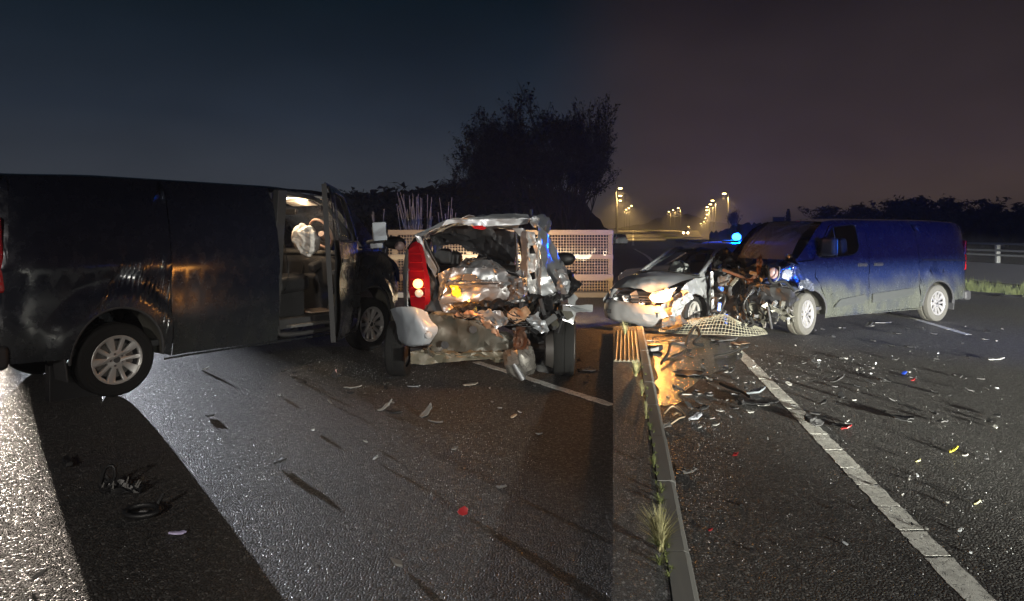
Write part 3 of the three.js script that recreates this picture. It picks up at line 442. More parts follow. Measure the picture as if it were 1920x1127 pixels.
function mirror(o, at, out, label) { mesh('mirror_housing', box(0.16, 0.3, 0.24, at.x, at.y, at.z + out * 0.16, 0, -out * 0.25, 0, 0.06), mat.trim, o); const g = mesh('mirror_glass', box(0.012, 0.25, 0.19, at.x - 0.085, at.y, at.z + out * 0.15, 0, -out * 0.25, 0, 0.005), M([0.75, 0.8, 0.85], 0.15, 0.8), o); mesh('mirror_arm', box(0.08, 0.07, 0.16, at.x + 0.02, at.y - 0.12, at.z + out * 0.02, 0, 0, 0, 0.02), mat.trim, o); return g; }

// the dark van on the left, driver's door open; dimmer light is put into its paint
const LVU = V(0.594, 0, -0.805), LVS = V(0.805, 0, 0.594), LV = makeVan('panel_van', 'panel van with shade put into its dark navy paint, standing side on with its driver door open and airbag burst', G(215, 742).addScaledVector(LVS, -0.95), Math.atan2(0.805, 0.594), [0.995, 1.1, 1.06], { near: 1, open: true, r: 0.36, wz: 0.86, dustAndBeam: 0.25, paint: [0.006, 0.0085, 0.019], bonnet: true, handles: [], steer: 0.12 });
{
  const o = LV, L = (px, py, d) => loc(o, px, py, d), sx = 0.995, sy = 1.1, sz = 1.06;
  // open driver's door, hinged at its front edge
  const q = new THREE.Group(); q.name = 'driver_door'; q.position.set(3.06 * sx, 0, 0.955 * sz); q.rotation.y = 0.66; o.add(q);
  const dz = (x, y) => { const z = vanZ(x, y) * sz - 0.955 * sz; return z < -0.04 ? -0.04 + (z + 0.04) * 0.4 : z; };
  const shp = [[1.92, 0.30], [2.92, 0.30], [2.95, 0.6], [3.05, 1.0], [3.05, 1.27], [2.95, 1.5], [2.62, 1.86], [2.45, 1.93], [1.92, 1.97]], wn = [[2.95, 1.36], [2.6, 1.79], [2.45, 1.86], [2.04, 1.89], [2.0, 1.6], [2.02, 1.38]];
  const put1 = (g) => { g.translate(-3.06 * sx, 0, -0.955 * sz); const PP = g.attributes.position; for (let i = 0; i < PP.count; i++) if (PP.getZ(i) < -0.04) PP.setZ(i, -0.04 + (PP.getZ(i) + 0.04) * 0.4); return g; };
  mesh('door_skin', put1(vanPanel(shp, 1, { sc: [sx, sy, sz], holes: [wn], dustAndBeam: 0.2, paint: [0.006, 0.0085, 0.019] })), mat.navy, q);  // door skin in the same paint darkened for dim light
  const inner = vanPanel(shp.map(([x, y]) => [x + (2.5 - x) * 0.04, y + (1.1 - y) * 0.03]), 1, { sc: [sx, sy, sz], holes: [wn], out: -0.085 }); inner.deleteAttribute('color'); mesh('door_lining', put1(inner), mat.trim, q);
  mesh('door_window', put1(vanPanel(wn, 1, { sc: [sx, sy, sz], out: -0.04, edge: 0.3 })), mat.glass, q);
  const ed = [...shp, shp[0]].map(([x, y]) => V(x * sx - 3.06 * sx, y * sy, dz(x, y) - 0.04)); mesh('door_edge', ed.slice(0, -1).map((a, i) => { const b = ed[i + 1], g = box(a.distanceTo(b) + 0.02, 0.01, 0.06, 0, 0, 0, 0, 0, 0, 0.004); g.applyQuaternion(new THREE.Quaternion().setFromUnitVectors(V(1, 0, 0), b.clone().sub(a).normalize())); const m = a.clone().lerp(b, 0.5); g.translate(m.x, m.y, m.z); return g; }), mat.trim, q);
  mesh('window_seal', new THREE.TubeGeometry(new THREE.CatmullRomCurve3(wn.map(([x, y]) => V(x * sx - 3.06 * sx, y * sy, dz(x, y) + 0.003)), true, 'catmullrom', 0.15), 80, 0.012, 5, true), mat.black, q);
  mesh('door_pull', box(0.35, 0.05, 0.06, -0.6, 1.12, -0.14), mat.greyTrim, q); mesh('door_pocket', box(0.7, 0.25, 0.05, -0.55, 0.6, -0.12), mat.greyTrim, q);
  mesh('handle', box(0.2, 0.04, 0.04, -1.0, 1.27, 0.06), mat.trim, q);
  // wing mirror, beside the door's front edge
  const mp = L(714, 436, 8.84), mg = box(0.16, 0.27, 0.13, mp.x, mp.y, mp.z, 0, 0.9, 0, 0.05); mesh('mirror_housing', mg, mat.trim, o); const gp = L(712, 434, 8.69); mesh('mirror_glass', box(0.175, 0.235, 0.02, gp.x, gp.y, gp.z, 0, -0.9, 0.08, 0.01), M([0.2, 0.23, 0.26], 0.25, 0.1), o); const ml = L(706, 452, 8.69); mesh('mirror_glass', box(0.16, 0.07, 0.02, ml.x, ml.y - 0.06, ml.z, 0, -0.9, 0.08, 0.01), M([0.17, 0.19, 0.21], 0.3, 0.1), o); mesh('mirror_arm', rod(L(690, 455, 8.9), L(708, 450, 8.8), 0.03), mat.trim, o);
  // doorway and cab
  const bx = (n, m, w, h, d, x, y, z, ...r) => mesh(n, (() => { const g = box(w, h, d, x, y, z, ...r); g.scale(sx, sy, sz); return g; })(), m, o);
  const doorway = [[1.87, 0.36], [2.86, 0.36], [2.9, 0.62], [3.04, 1.0], [3.06, 1.27], [2.93, 1.46], [2.62, 1.80], [2.45, 1.86], [1.9, 1.89]].map(([x, y]) => V(x * sx, y * sy, (vanZ(x, y) - 0.05) * sz));
  mesh('door_seal', new THREE.TubeGeometry(new THREE.CatmullRomCurve3(doorway, true, 'catmullrom', 0.12), 120, 0.03, 6, true), mat.trim, o);
  bx('door_post', mat.trim, 0.12, 1.62, 0.1, 1.88, 1.12, 0.84, 0.1);
  bx('cab_floor', mat.trim, 1.5, 0.08, 1.7, 2.55, 0.46, 0); bx('door_step', mat.greyTrim, 0.8, 0.03, 0.16, 2.42, 0.42, 0.86); bx('floor_mat', mat.tan, 0.4, 0.02, 0.35, 2.72, 0.52, 0.55);
  bx('headlining', mat.liner, 0.95, 0.03, 1.5, 2.3, 1.875, 0); bx('dashboard', mat.trim, 0.5, 0.42, 1.62, 3.12, 1.0, 0, 0, 0, 0.12, 0.1); bx('dashboard', mat.greyTrim, 0.62, 0.06, 1.62, 3.2, 1.22, 0, 0, 0, 0.02, 0.03); bx('glove_box', mat.trim, 0.2, 0.5, 0.6, 2.98, 0.72, 0.1, 0, 0, 0.2, 0.05);
  bx('seat', mat.black, 0.5, 0.2, 0.52, 2.28, 0.86, 0.42, 0, 0, 0.06, 0.07); bx('seat', mat.tan, 0.17, 0.72, 0.48, 2.0, 1.22, 0.42, 0, 0, -0.2, 0.07); bx('head_rest', mat.tan, 0.1, 0.2, 0.26, 1.94, 1.66, 0.42, 0, 0, -0.1, 0.04); bx('seat_base', mat.black, 0.42, 0.32, 0.42, 2.25, 0.62, 0.42);
  bx('seat', mat.trim, 0.5, 0.2, 0.9, 2.28, 0.86, -0.4, 0, 0, 0.06, 0.07); bx('seat', mat.trim, 0.15, 0.72, 0.9, 2.0, 1.22, -0.4, 0, 0, -0.2, 0.07); bx('cab_lining', mat.liner, 0.02, 0.9, 1.5, 1.88, 1.35, 0);
  bx('sun_visor', mat.liner, 0.18, 0.02, 0.5, 2.62, 1.82, 0.35, 0, 0, -0.3); bx('rear_view_mirror', mat.black, 0.05, 0.07, 0.22, 2.75, 1.72, 0.0);
  const ab = new THREE.SphereGeometry(0.2, 48, 36); ab.scale(0.5, 0.95, 1.1); crumple(ab, 0.032, 5, 2); crumple(ab, 0.006, 18, 5); ab.rotateZ(0.3); const ap = L(573, 450, 8.93); ab.translate(ap.x, ap.y, ap.z); mesh('airbag', ab, mat.airbag, o);
  const sw = new THREE.TorusGeometry(0.2, 0.018, 8, 36); sw.rotateY(Math.PI / 2); sw.rotateZ(0.42); const wp = L(602, 438, 9.12); sw.translate(wp.x, wp.y, wp.z); mesh('steering_wheel', [sw, rod(wp, L(618, 455, 9.4), 0.04)], M([0.25, 0.16, 0.12], 0.5), o);
  const lampAt = [[L(541, 368, 8.9)], [L(566, 372, 9.2)]]; lampAt.forEach(([p], i) => mesh('cab_light', box(0.1, 0.03, 0.07, p.x, p.y + 0.01, p.z, 0, 0, 0, 0.012), mat.cabin, o)); for (const [p] of lampAt) glow(p.clone().add(V(0, -0.05, 0)), [1, 0.74, 0.48], 2.3, 1.5, o);
  bx('instrument_panel', mat.black, 0.08, 0.16, 0.4, 2.96, 1.28, 0.4, 0, 0, -0.3, 0.03); mesh('seat_belt', (() => { const g = surf([[[2.0, 1.75, 0.74], [2.02, 1.75, 0.70]], [[2.08, 1.4, 0.72], [2.1, 1.4, 0.68]], [[2.2, 1.0, 0.66], [2.22, 1.0, 0.62]], [[2.1, 0.8, 0.72], [2.14, 0.8, 0.68]]], 2, 16); g.scale(sx, sy, sz); return thick(g, 0.003); })(), mat.black, o); bx('steering_column', mat.trim, 0.35, 0.12, 0.12, 2.88, 1.08, 0.42, 0, 0, 0.35, 0.04); bx('gear_stick', mat.black, 0.05, 0.2, 0.05, 2.85, 1.0, 0.1, 0, 0, -0.3);
}
// the blue van on the right, its nose torn open
const RVU = V(-0.876, 0, 0.4826), RVS = V(-0.4826, 0, -0.876), RV = makeVan('panel_van', 'blue panel van with a crushed nose against the silver car, mud and painted-in beam light along its lower side', G(1752, 602).addScaledVector(RVS, 0.68), Math.PI + Math.atan2(0.4826, 0.876), [1.076, 0.925, 0.76], { near: -1, r: 0.33, wz: 0.85, dustAndBeam: 1.0, handles: [2.02, 1.62], steer: 0.25, wingBend: (g) => crumple(g, 0.05, 4, 1, (x, y) => sm(3.2, 3.7, x)) });
{
  const o = RV, pl = (n, m, pts, op) => mesh(n, plate(o, pts, op), m, o);
  // interior seen through the screen
  const bx = (n, m, w, h, d, x, y, z, ...r) => mesh(n, (() => { const g = box(w, h, d, x, y, z, ...r); g.scale(1.076, 0.925, 0.76); return g; })(), m, o);
  bx('dashboard', mat.black, 0.5, 0.35, 1.5, 3.15, 1.1, 0); bx('seat', mat.trim, 0.16, 0.8, 0.5, 2.1, 1.25, -0.45, 0, 0, -0.15, 0.07); bx('seat', mat.trim, 0.16, 0.8, 0.5, 2.1, 1.25, 0.45, 0, 0, -0.15, 0.07); bx('headlining', mat.trim, 0.9, 0.03, 1.4, 2.3, 1.88, 0); bx('rear_view_mirror', mat.black, 0.06, 0.09, 0.24, 2.85, 1.78, 0);
  mirror(o, V(2.96 * 1.076, 1.5 * 0.925, -0.71), -1);
  // crushed bonnet, grille, bumper and engine bay
  pl('bonnet', mat.navyPlain, [[1490, 478, 10.75], [1436, 480, 11.6], [1420, 500, 11.2], [1452, 505, 10.6], [1470, 498, 10.4], [1500, 496, 10.6]], { amp: 0.06, freq: 3.5, seed: 4, edge: 0.08 });
  pl('bonnet', mat.navyPlain, [[1436, 480, 11.6], [1412, 470, 11.9], [1398, 492, 11.6], [1408, 520, 11.2], [1430, 512, 11.0]], { amp: 0.07, freq: 3, seed: 9, edge: 0.08 });
  pl('headlight', M([0.2, 0.22, 0.26], 0.2, 0, { clearcoat: 0.6 }), [[1468, 508, 10.35], [1480, 504, 10.4], [1487, 515, 10.45], [1478, 526, 10.4], [1466, 521, 10.35]], { amp: 0.02, freq: 8, seed: 1, edge: 0.05 });
  pl('bumper', mat.black, [[1410, 534, 10.75], [1463, 532, 10.25], [1482, 542, 10.3], [1500, 561, 10.45], [1478, 577, 10.35], [1440, 574, 10.4], [1408, 572, 10.8]], { amp: 0.035, freq: 4, seed: 12, t: 0.012, edge: 0.07, cr: 0.7 });
  pl('bumper', mat.under, [[1404, 566, 10.7], [1440, 572, 10.3], [1476, 575, 10.3], [1488, 588, 10.45], [1462, 600, 10.4], [1425, 606, 10.6], [1402, 596, 10.8]], { amp: 0.09, freq: 6, seed: 22, edge: 0.05, cr: 0.3 });
  pl('wing_edge', M([0.09, 0.1, 0.13], 0.35, 0.5), [[1496, 530, 10.45], [1510, 522, 10.5], [1525, 532, 10.6], [1524, 546, 10.6], [1506, 540, 10.5], [1498, 546, 10.45]], { amp: 0.05, freq: 9, seed: 31, edge: 0.035, cr: 0.3 });
  pl('radiator', mat.disc, [[1404, 512, 11.1], [1436, 516, 10.8], [1438, 566, 10.7], [1400, 570, 11.0]], { amp: 0.05, freq: 5, seed: 41, edge: 0.06, cr: 0.3 });
  pl('radiator', mat.trim, [[1386, 500, 11.4], [1420, 496, 11.2], [1424, 600, 10.9], [1392, 608, 11.1]], { amp: 0.09, freq: 4, seed: 45, edge: 0.07, cr: 0.3 });
  mesh('strap', plate(o, [[1426, 476, 10.9], [1431, 492, 10.8], [1425, 512, 10.8], [1412, 528, 10.9], [1402, 534, 11], [1400, 528, 11], [1412, 518, 10.9], [1419, 504, 10.85], [1421, 488, 10.9]], { amp: 0.03, freq: 8, seed: 3, t: 0.012, edge: 0.04 }), mat.rust, o);
  const rt = (n, m, pts, r) => mesh(n, tube(pts.map((q) => loc(o, ...q)), r, 24, 6), m, o);
  { const c = loc(o, 1450, 512, 10.5); mesh('reservoir', ball(0.075, c.x, c.y, c.z, 1, 1.15, 0.9), M([0.3, 0.2, 0.2], 0.4), o); }
  rt('hose', mat.rubber, [[1440, 500, 10.6], [1446, 530, 10.3], [1470, 528, 10.4], [1488, 545, 10.6]], 0.022); rt('hose', mat.rubber, [[1398, 560, 10.7], [1404, 590, 10.5], [1412, 608, 10.45], [1402, 612, 10.5]], 0.025); rt('hose', mat.trim, [[1440, 575, 10.3], [1444, 600, 10.25], [1447, 616, 10.3]], 0.02); rt('pipe', mat.galv, [[1462, 500, 10.4], [1460, 520, 10.3], [1454, 528, 10.25]], 0.012); rt('cable', mat.rubber, [[1418, 520, 10.7], [1432, 545, 10.5], [1425, 575, 10.4], [1440, 600, 10.35]], 0.009); rt('cable', mat.black, [[1410, 545, 10.6], [1395, 570, 10.6], [1400, 600, 10.5]], 0.012);
  for (let i = 0; i < 26; i++) { const c = loc(o, 1398 + 90 * R0(), 570 + 38 * R0(), 10.3 + 0.5 * R0()); const g = box(0.04 + 0.14 * R0(), 0.02 + 0.07 * R0(), 0.03 + 0.08 * R0(), 0, 0, 0, R0() * 3, R0() * 3, R0() * 3, 0.01); g.translate(c.x, c.y, c.z); mesh('engine_part', g, [mat.trim, mat.under, mat.disc, mat.galv, mat.black][i % 5], o); }
  for (let i = 0; i < 16; i++) { const c = loc(o, 1400 + 75 * R0(), 490 + 75 * R0(), 10.7 + 0.5 * R0()); const g = box(0.06 + 0.16 * R0(), 0.04 + 0.1 * R0(), 0.05 + 0.1 * R0(), 0, 0, 0, R0() * 3, R0() * 3, R0() * 3, 0.015); g.translate(c.x, c.y, c.z); mesh('engine_part', g, [mat.trim, mat.black, mat.navyPlain, mat.disc][i % 4], o); }
  { const c = loc(o, 1478, 590, 10.6); mesh('suspension', [rod(loc(o, 1470, 585, 10.5), loc(o, 1500, 590, 10.9), 0.03), box(0.2, 0.12, 0.12, c.x, c.y, c.z, 0.3, 0.4, 0.2)], mat.under, o); }
}

// ---------------------------------------------------------------- the wrecked silver hatchback seen from behind
{
  const o = thing('wrecked_hatchback', 'wrecked silver hatchback seen from behind with its tail crushed and hazard light glowing', 'car', V(-0.35, 0, -7.6));
  const z3 = (pts, d) => pts.map(([x, y, e = 0]) => [700 + x / 3.13, 380 + y / 3.13, d + e]);   // measured on the enlarged tail
  const pl = (n, m, pts, op) => mesh(n, plate(o, pts, op), m, o), L = (x, y, d) => loc(o, 700 + x / 3.13, 380 + y / 3.13, d);
  // roof: torn rear lip, skin running forward, side rails
  pl('roof_lip', mat.silver, z3([[243, 192, 0.1], [330, 148, 0.05], [430, 100], [520, 90], [620, 84, 0.02], [720, 68, 0.1], [820, 64, 0.1], [910, 68, 0.05], [922, 96], [905, 122, -0.03], [840, 130], [740, 138], [640, 142], [560, 136], [500, 116], [455, 122], [400, 140], [330, 170], [268, 208, 0.08]], 7.35), { amp: 0.015, freq: 4, seed: 3, t: 0.01, edge: 0.06, cr: 0.5 });
  mesh('roof', crease(thick(crumple(surf([[L(250, 190, 7.5), L(440, 100, 7.45), L(640, 80, 7.45), L(900, 70, 7.45)], [L(285, 205, 8.4), L(450, 130, 8.4), L(640, 110, 8.4), L(870, 100, 8.4)], [L(310, 218, 9.6), L(450, 165, 9.6), L(640, 150, 9.6), L(850, 150, 9.6)]].map((r) => r.map((p) => p.toArray())), 24, 20), 0.03, 3, 5), 0.006), 0.5), mat.silver, o);
  mesh('headlining', plate(o, z3([[330, 185, 0.3], [480, 135], [640, 150], [825, 165], [838, 330], [800, 345, 0.3], [700, 330, 0.4], [640, 310, 0.3], [560, 270, 0.3], [520, 235, 0.4], [430, 235, 0.6], [350, 300, 0.4]], 7.7), { amp: 0.05, freq: 3, seed: 8, t: 0.01, edge: 0.08 }), mat.trim, o);
  pl('brake_light', mat.redLens, z3([[578, 138], [640, 133], [664, 150], [640, 160], [590, 152]], 7.31), { t: 0.03, edge: 0.2 });
  // left hind pillar, tail light, black shut face
  pl('hind_pillar', mat.silver, z3([[246, 192], [278, 200], [300, 250], [345, 330], [388, 418, -0.05], [364, 436, -0.05], [330, 380], [300, 320], [262, 240]], 7.3), { amp: 0.012, freq: 6, seed: 2, t: 0.03, edge: 0.06 });
  pl('shut_face', mat.trim, z3([[262, 240, 0.1], [300, 320, 0.1], [345, 400, 0.08], [372, 440, 0.05], [385, 580, 0.0], [400, 640, 0], [300, 640, 0], [300, 480, 0.05], [285, 330, 0.08]], 7.3), { amp: 0.015, freq: 6, t: 0.02 });
  const tl = [[205, 276, 0.06], [235, 258, 0.02], [266, 249], [286, 330, -0.02], [298, 420, -0.03], [303, 520, -0.03], [304, 600, -0.02], [296, 630], [262, 628, 0.02], [222, 604, 0.05], [209, 520, 0.06], [204, 400, 0.07]];
  const tg = plate(o, z3(tl, 7.18), { t: 0.06, edge: 0.05, cr: 1 }); mesh('tail_light', tg, M([0.2, 0.004, 0.008], 0.12, 0, { clearcoat: 1 }), o);
  const bulb = L(262, 476, 7.125), wl = L(268, 532, 7.135); mesh('hazard_bulb', ball(0.052, bulb.x, bulb.y, bulb.z, 1, 0.95, 0.35), mat.amber, o); mesh('reversing_lens', ball(0.045, wl.x, wl.y, wl.z, 1, 0.95, 0.3), mat.whiteLens, o); glow(bulb.clone().add(V(0, 0, 0.12)), [1, 0.45, 0.1], 0.14, 2, o);
  mesh('lens_ridge', [0, 1, 2, 3, 4, 5].map((k) => rod(L(212 + k * 2, 300 + k * 50, 7.165), L(290 + k * 2.6, 300 + k * 50, 7.135), 0.007)), M([0.25, 0.004, 0.008], 0.2), o);
  // left flank running forward
  const fl = []; for (const [y0, y1, y2, y3, d] of [[270, 420, 560, 640, 7.3], [262, 400, 540, 640, 8.2], [262, 380, 520, 620, 9.2], [280, 380, 500, 600, 10.2]]) { const px = [205, 196, 190, 182][Math.round(d - 7.3)] ?? 190; fl.push([L(px + 10, y0, d), L(px - 6, y1, d), L(px - 8, y2, d), L(px, y3, d)].map((p) => p.toArray())); } mesh('side_panel', thick(surf(fl, 10, 10), 0.01), mat.silverDull, o);
  pl('side_window', mat.darkGlass, z3([[196, 268], [246, 200], [262, 240], [206, 276]], 7.5), { t: 0.01 });
  // bumper corner
  const bc = []; for (const [y, rows] of [[612, [[100, 626, 0.35], [150, 612, 0.1], [235, 614, -0.02], [318, 642, -0.02]]], [680, [[122, 680, 0.36], [180, 676, 0.06], [260, 680, -0.1], [345, 700, -0.06]]], [750, [[140, 750, 0.38], [200, 752, 0.06], [290, 756, -0.12], [385, 745, -0.04]]], [800, [[148, 805, 0.38], [205, 822, 0.08], [290, 826, -0.06], [368, 812, 0]]], [840, [[165, 826, 0.36], [215, 842, 0.12], [290, 842, 0.02], [350, 838, 0.06]]]]) bc.push(rows.map((q) => L(q[0], q[1], 7.15 + q[2]).toArray())); mesh('bumper', crease(thick(crumple(surf(bc, 22, 18), 0.008, 4, 7), 0.008), 0.7), M([0.4, 0.43, 0.46], 0.35, 0.15, { clearcoat: 0.5 }), o);
  { const p = L(324, 778, 7.02); mesh('reflector', ball(0.038, p.x, p.y, p.z, 1, 1, 0.4), mat.whiteLens, o); }
  // crushed tailgate
  const tailPaint = M([0.17, 0.17, 0.175], 0.42, 0.45, { clearcoat: 0.4, clearcoatRoughness: 0.25, roughnessMap: grime });
  pl('tailgate', tailPaint, z3([[380, 420, 0], [450, 388, -0.02], [472, 380, -0.04], [540, 335, 0.1], [590, 335, 0.1], [720, 358, 0.1], [770, 395, 0.05], [830, 428, 0], [886, 462, -0.03], [880, 520, 0.02], [830, 560, 0.05], [790, 596, 0], [740, 585, 0.12], [690, 572, 0.14], [600, 582, 0.1], [560, 600, 0.06], [480, 662, 0], [440, 672, -0.05], [400, 630, -0.05], [384, 586, -0.06], [390, 500, 0]], 7.22), { amp: 0.042, freq: 3.2, seed: 14, t: 0.006, edge: 0.028, cr: 0.9 });
  pl('tailgate_ledge', tailPaint, z3([[428, 478], [520, 466, -0.02], [640, 462, -0.04], [800, 462], [812, 476], [640, 484, -0.06], [500, 492, -0.04], [440, 492]], 7.1), { amp: 0.012, freq: 6, seed: 5, t: 0.03, edge: 0.05 });
  pl('tailgate_skin', tailPaint, z3([[820, 440], [880, 452, -0.05], [905, 500, -0.05], [880, 560], [850, 600, 0], [800, 590, 0.05], [810, 520, 0.05]], 7.15), { amp: 0.05, freq: 5, seed: 24, edge: 0.028, cr: 0.9 });
  { const p = L(562, 439, 7.08), e = new THREE.CylinderGeometry(0.085, 0.088, 0.02, 32); e.rotateX(Math.PI / 2); e.scale(1, 0.42, 1); e.translate(p.x, p.y, p.z); mesh('badge', e, mat.trim, o); const t = new THREE.TorusGeometry(0.085, 0.006, 6, 40); t.scale(1, 0.42, 1); t.translate(p.x, p.y, p.z + 0.01); mesh('badge_rim', t, mat.chrome, o); const k = L(752, 492, 7.06), c = new THREE.CylinderGeometry(0.022, 0.022, 0.03, 14); c.rotateX(Math.PI / 2); c.translate(k.x, k.y, k.z); mesh('lock', c, mat.trim, o); }
  mesh('wiper', [tube([L(555, 350, 7.2), L(580, 340, 7.15), L(640, 325, 7.2), L(660, 322, 7.22)], 0.012, 16), ball(0.03, L(560, 350, 7.18).x, L(560, 350, 7.18).y, L(560, 350, 7.18).z)], mat.black, o);
  pl('number_plate', mat.yellow, z3([[450, 488], [500, 484, -0.02], [512, 505, 0.02], [514, 548, 0.02], [488, 558], [464, 532, -0.03]], 7.08), { amp: 0.02, freq: 9, seed: 6, edge: 0.03, cr: 0.3 });
  pl('plate_scrap', mat.yellow, z3([[574, 588], [596, 586, -0.03], [606, 620], [610, 654, 0.02], [594, 650], [580, 622, 0.02]], 7.02), { amp: 0.012, freq: 9, seed: 7, edge: 0.03 });
  mesh('plate_character', [[588, 598], [592, 614], [596, 628], [599, 640]].map(([x, y], i) => { const p = L(x, y, 6.99 - 0.01 * i); return box(0.035, 0.016, 0.006, p.x, p.y, p.z, 0, 0, 0.4 * (i % 2) - 0.6); }), mat.black, o);
  // bulbs and wire added before the tailgate to throw orange light on it
  { const p = L(560, 575, 6.78); mesh('bulb', ball(0.014, p.x, p.y, p.z), mat.amberAdded, o); glow(p, [1, 0.36, 0.06], 0.65, 1, o); const q = L(470, 505, 6.86); glow(q, [1, 0.38, 0.07], 0.4, 1, o); mesh('bulb', ball(0.014, q.x, q.y, q.z), mat.amberAdded, o); mesh('wire', tube([p, L(590, 600, 7.0), L(640, 595, 7.1)], 0.005, 12, 5), mat.black, o); }
  // boot cavity, rear panel, sill beam
  pl('boot_cavity', mat.black, z3([[300, 560], [500, 590], [800, 580], [900, 590], [980, 640], [980, 760], [850, 760], [700, 700], [480, 720], [330, 660]], 7.45), { amp: 0.04, freq: 4, seed: 9 });
  pl('bumper_beam', mat.black, z3([[485, 622, -0.05], [560, 602], [620, 588, -0.1], [720, 570], [790, 585], [830, 600], [760, 610, -0.1], [690, 620], [600, 615, -0.05], [520, 630]], 7.02), { amp: 0.03, freq: 6, seed: 3, t: 0.012, edge: 0.028, cr: 0.8 });
  pl('rear_panel', mat.under, z3([[336, 650], [400, 640], [480, 672, -0.06], [560, 690, -0.08], [640, 690, -0.04], [720, 740], [800, 772, 0.04], [826, 800], [822, 862], [700, 872], [540, 872], [345, 876], [330, 800]], 7.12), { amp: 0.035, freq: 3.2, seed: 33, edge: 0.028, cr: 0.8 });
  pl('folded_skin', mat.silver, z3([[600, 640], [680, 625, -0.1], [760, 640, -0.12], [800, 690, -0.1], [770, 720], [720, 740, -0.03], [660, 690], [620, 670, 0.04]], 7.02), { amp: 0.035, freq: 5, seed: 51, edge: 0.026, cr: 0.9 });
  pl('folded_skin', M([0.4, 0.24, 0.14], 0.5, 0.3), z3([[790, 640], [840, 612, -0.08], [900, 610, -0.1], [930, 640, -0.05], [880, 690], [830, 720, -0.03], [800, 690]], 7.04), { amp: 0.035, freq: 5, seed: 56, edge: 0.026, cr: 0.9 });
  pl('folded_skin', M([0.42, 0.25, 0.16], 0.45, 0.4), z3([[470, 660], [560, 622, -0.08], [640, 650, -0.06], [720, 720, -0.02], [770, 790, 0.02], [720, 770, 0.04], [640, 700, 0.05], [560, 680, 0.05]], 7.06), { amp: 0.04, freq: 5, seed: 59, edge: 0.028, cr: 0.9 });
  pl('sill_beam', M([0.11, 0.1, 0.07], 0.7, 0.2, { roughnessMap: grime }), z3([[216, 872], [300, 860], [345, 878], [540, 880], [820, 872], [800, 918], [640, 922], [300, 948], [222, 950]], 7.08), { amp: 0.02, freq: 6, seed: 61, t: 0.05, edge: 0.06, cr: 0.4 });
  mesh('tow_loop', tube([L(345, 840, 7.05), L(325, 850, 7.0), L(328, 880, 7.0), L(350, 900, 7.04)], 0.014), mat.under, o);
  mesh('bolt_hole', [[585, 744], [420, 835]].map(([x, y]) => { const p = L(x, y, 7.02), c = new THREE.CylinderGeometry(0.04, 0.035, 0.02, 14); c.rotateX(Math.PI / 2); c.translate(p.x, p.y, p.z); return c; }), mat.black, o);
  // right side: bent window pillar, exposed lamp housing, buckled wing, torn roof corner
  pl('window_pillar', mat.silver, z3([[815, 150, 0], [882, 150], [902, 176, -0.03], [905, 300, -0.05], [908, 430, -0.05], [880, 440], [838, 412], [862, 390, 0.04], [872, 300, 0.02], [862, 200, 0.02]], 7.25), { amp: 0.012, freq: 6, seed: 11, t: 0.03, edge: 0.06, cr: 0.6 });
  mesh('window_seal', tube([[835, 160], [840, 260], [842, 380], [835, 412], [760, 388], [700, 360]].map(([x, y]) => L(x, y, 7.27)), 0.014), mat.black, o); mesh('window_seal', tube([[300, 215], [340, 300], [385, 395], [372, 425]].map(([x, y]) => L(x, y, 7.25)), 0.014), mat.black, o);
  pl('lamp_housing', M([0.42, 0.42, 0.41], 0.35, 0.3), z3([[904, 172], [948, 172], [962, 230, -0.03], [975, 300], [978, 400, 0.03], [985, 470], [985, 540, 0.02], [930, 560], [905, 500, -0.03], [905, 300]], 7.15), { amp: 0.025, freq: 6, seed: 17, t: 0.02, edge: 0.04, cr: 0.5, holes: [z3([[915, 250], [945, 255, 0], [950, 300], [918, 300]], 7.15), z3([[918, 415], [950, 405], [952, 445], [925, 450]], 7.15)] });
  pl('lamp_backing', mat.black, z3([[900, 220], [970, 220], [980, 560], [905, 560]], 7.3), { t: 0.02 });
  pl('buckled_wing', mat.silver, z3([[975, 130, 0.05], [1010, 180, 0.2], [1050, 240, 0.4], [1085, 330, 0.5], [1130, 390, 0.3], [1165, 455, 0.1], [1170, 500, 0], [1140, 535, 0], [1080, 520, 0], [1010, 560, -0.03], [985, 540, -0.05], [980, 450, 0], [990, 360, -0.06], [965, 250, 0]], 7.15), { amp: 0.036, freq: 2.4, seed: 71, t: 0.006, edge: 0.028, cr: 0.9 });
  pl('buckled_wing', mat.silver, z3([[1060, 390, -0.05], [1110, 385, -0.1], [1165, 460, -0.05], [1145, 530, -0.08], [1090, 510, 0.05]], 7.1), { amp: 0.04, freq: 5, seed: 75, edge: 0.028, cr: 0.9 });
  pl('roof_corner', M([0.12, 0.13, 0.15], 0.4, 0.4, { clearcoat: 0.5 }), z3([[930, 78], [975, 72, 0.1], [1030, 88, 0.2], [1044, 110, 0.25], [1040, 165, 0.25], [1010, 190, 0.2], [975, 170, 0.05], [945, 140]], 7.3), { amp: 0.03, freq: 5, seed: 81, t: 0.012, edge: 0.028, cr: 0.8 });
  pl('roof_corner', mat.silver, z3([[915, 85], [950, 72, -0.04], [976, 90, -0.04], [970, 130, 0], [940, 145], [918, 120]], 7.22), { amp: 0.04, freq: 8, seed: 83, edge: 0.03, cr: 0.3 });
  mesh('aerial_stub', rod(L(926, 72, 7.4), L(924, 42, 7.4), 0.012, 0.02), mat.black, o);
  pl('torn_trim', mat.black, z3([[1140, 400, 0.1], [1185, 395, 0.1], [1180, 440], [1215, 470], [1210, 500], [1150, 545], [1080, 590], [1000, 600], [900, 590], [860, 560], [930, 530], [1010, 545, -0.05], [1090, 530], [1150, 500]], 7.12), { amp: 0.05, freq: 7, seed: 91, t: 0.01, edge: 0.045, cr: 0.4 });
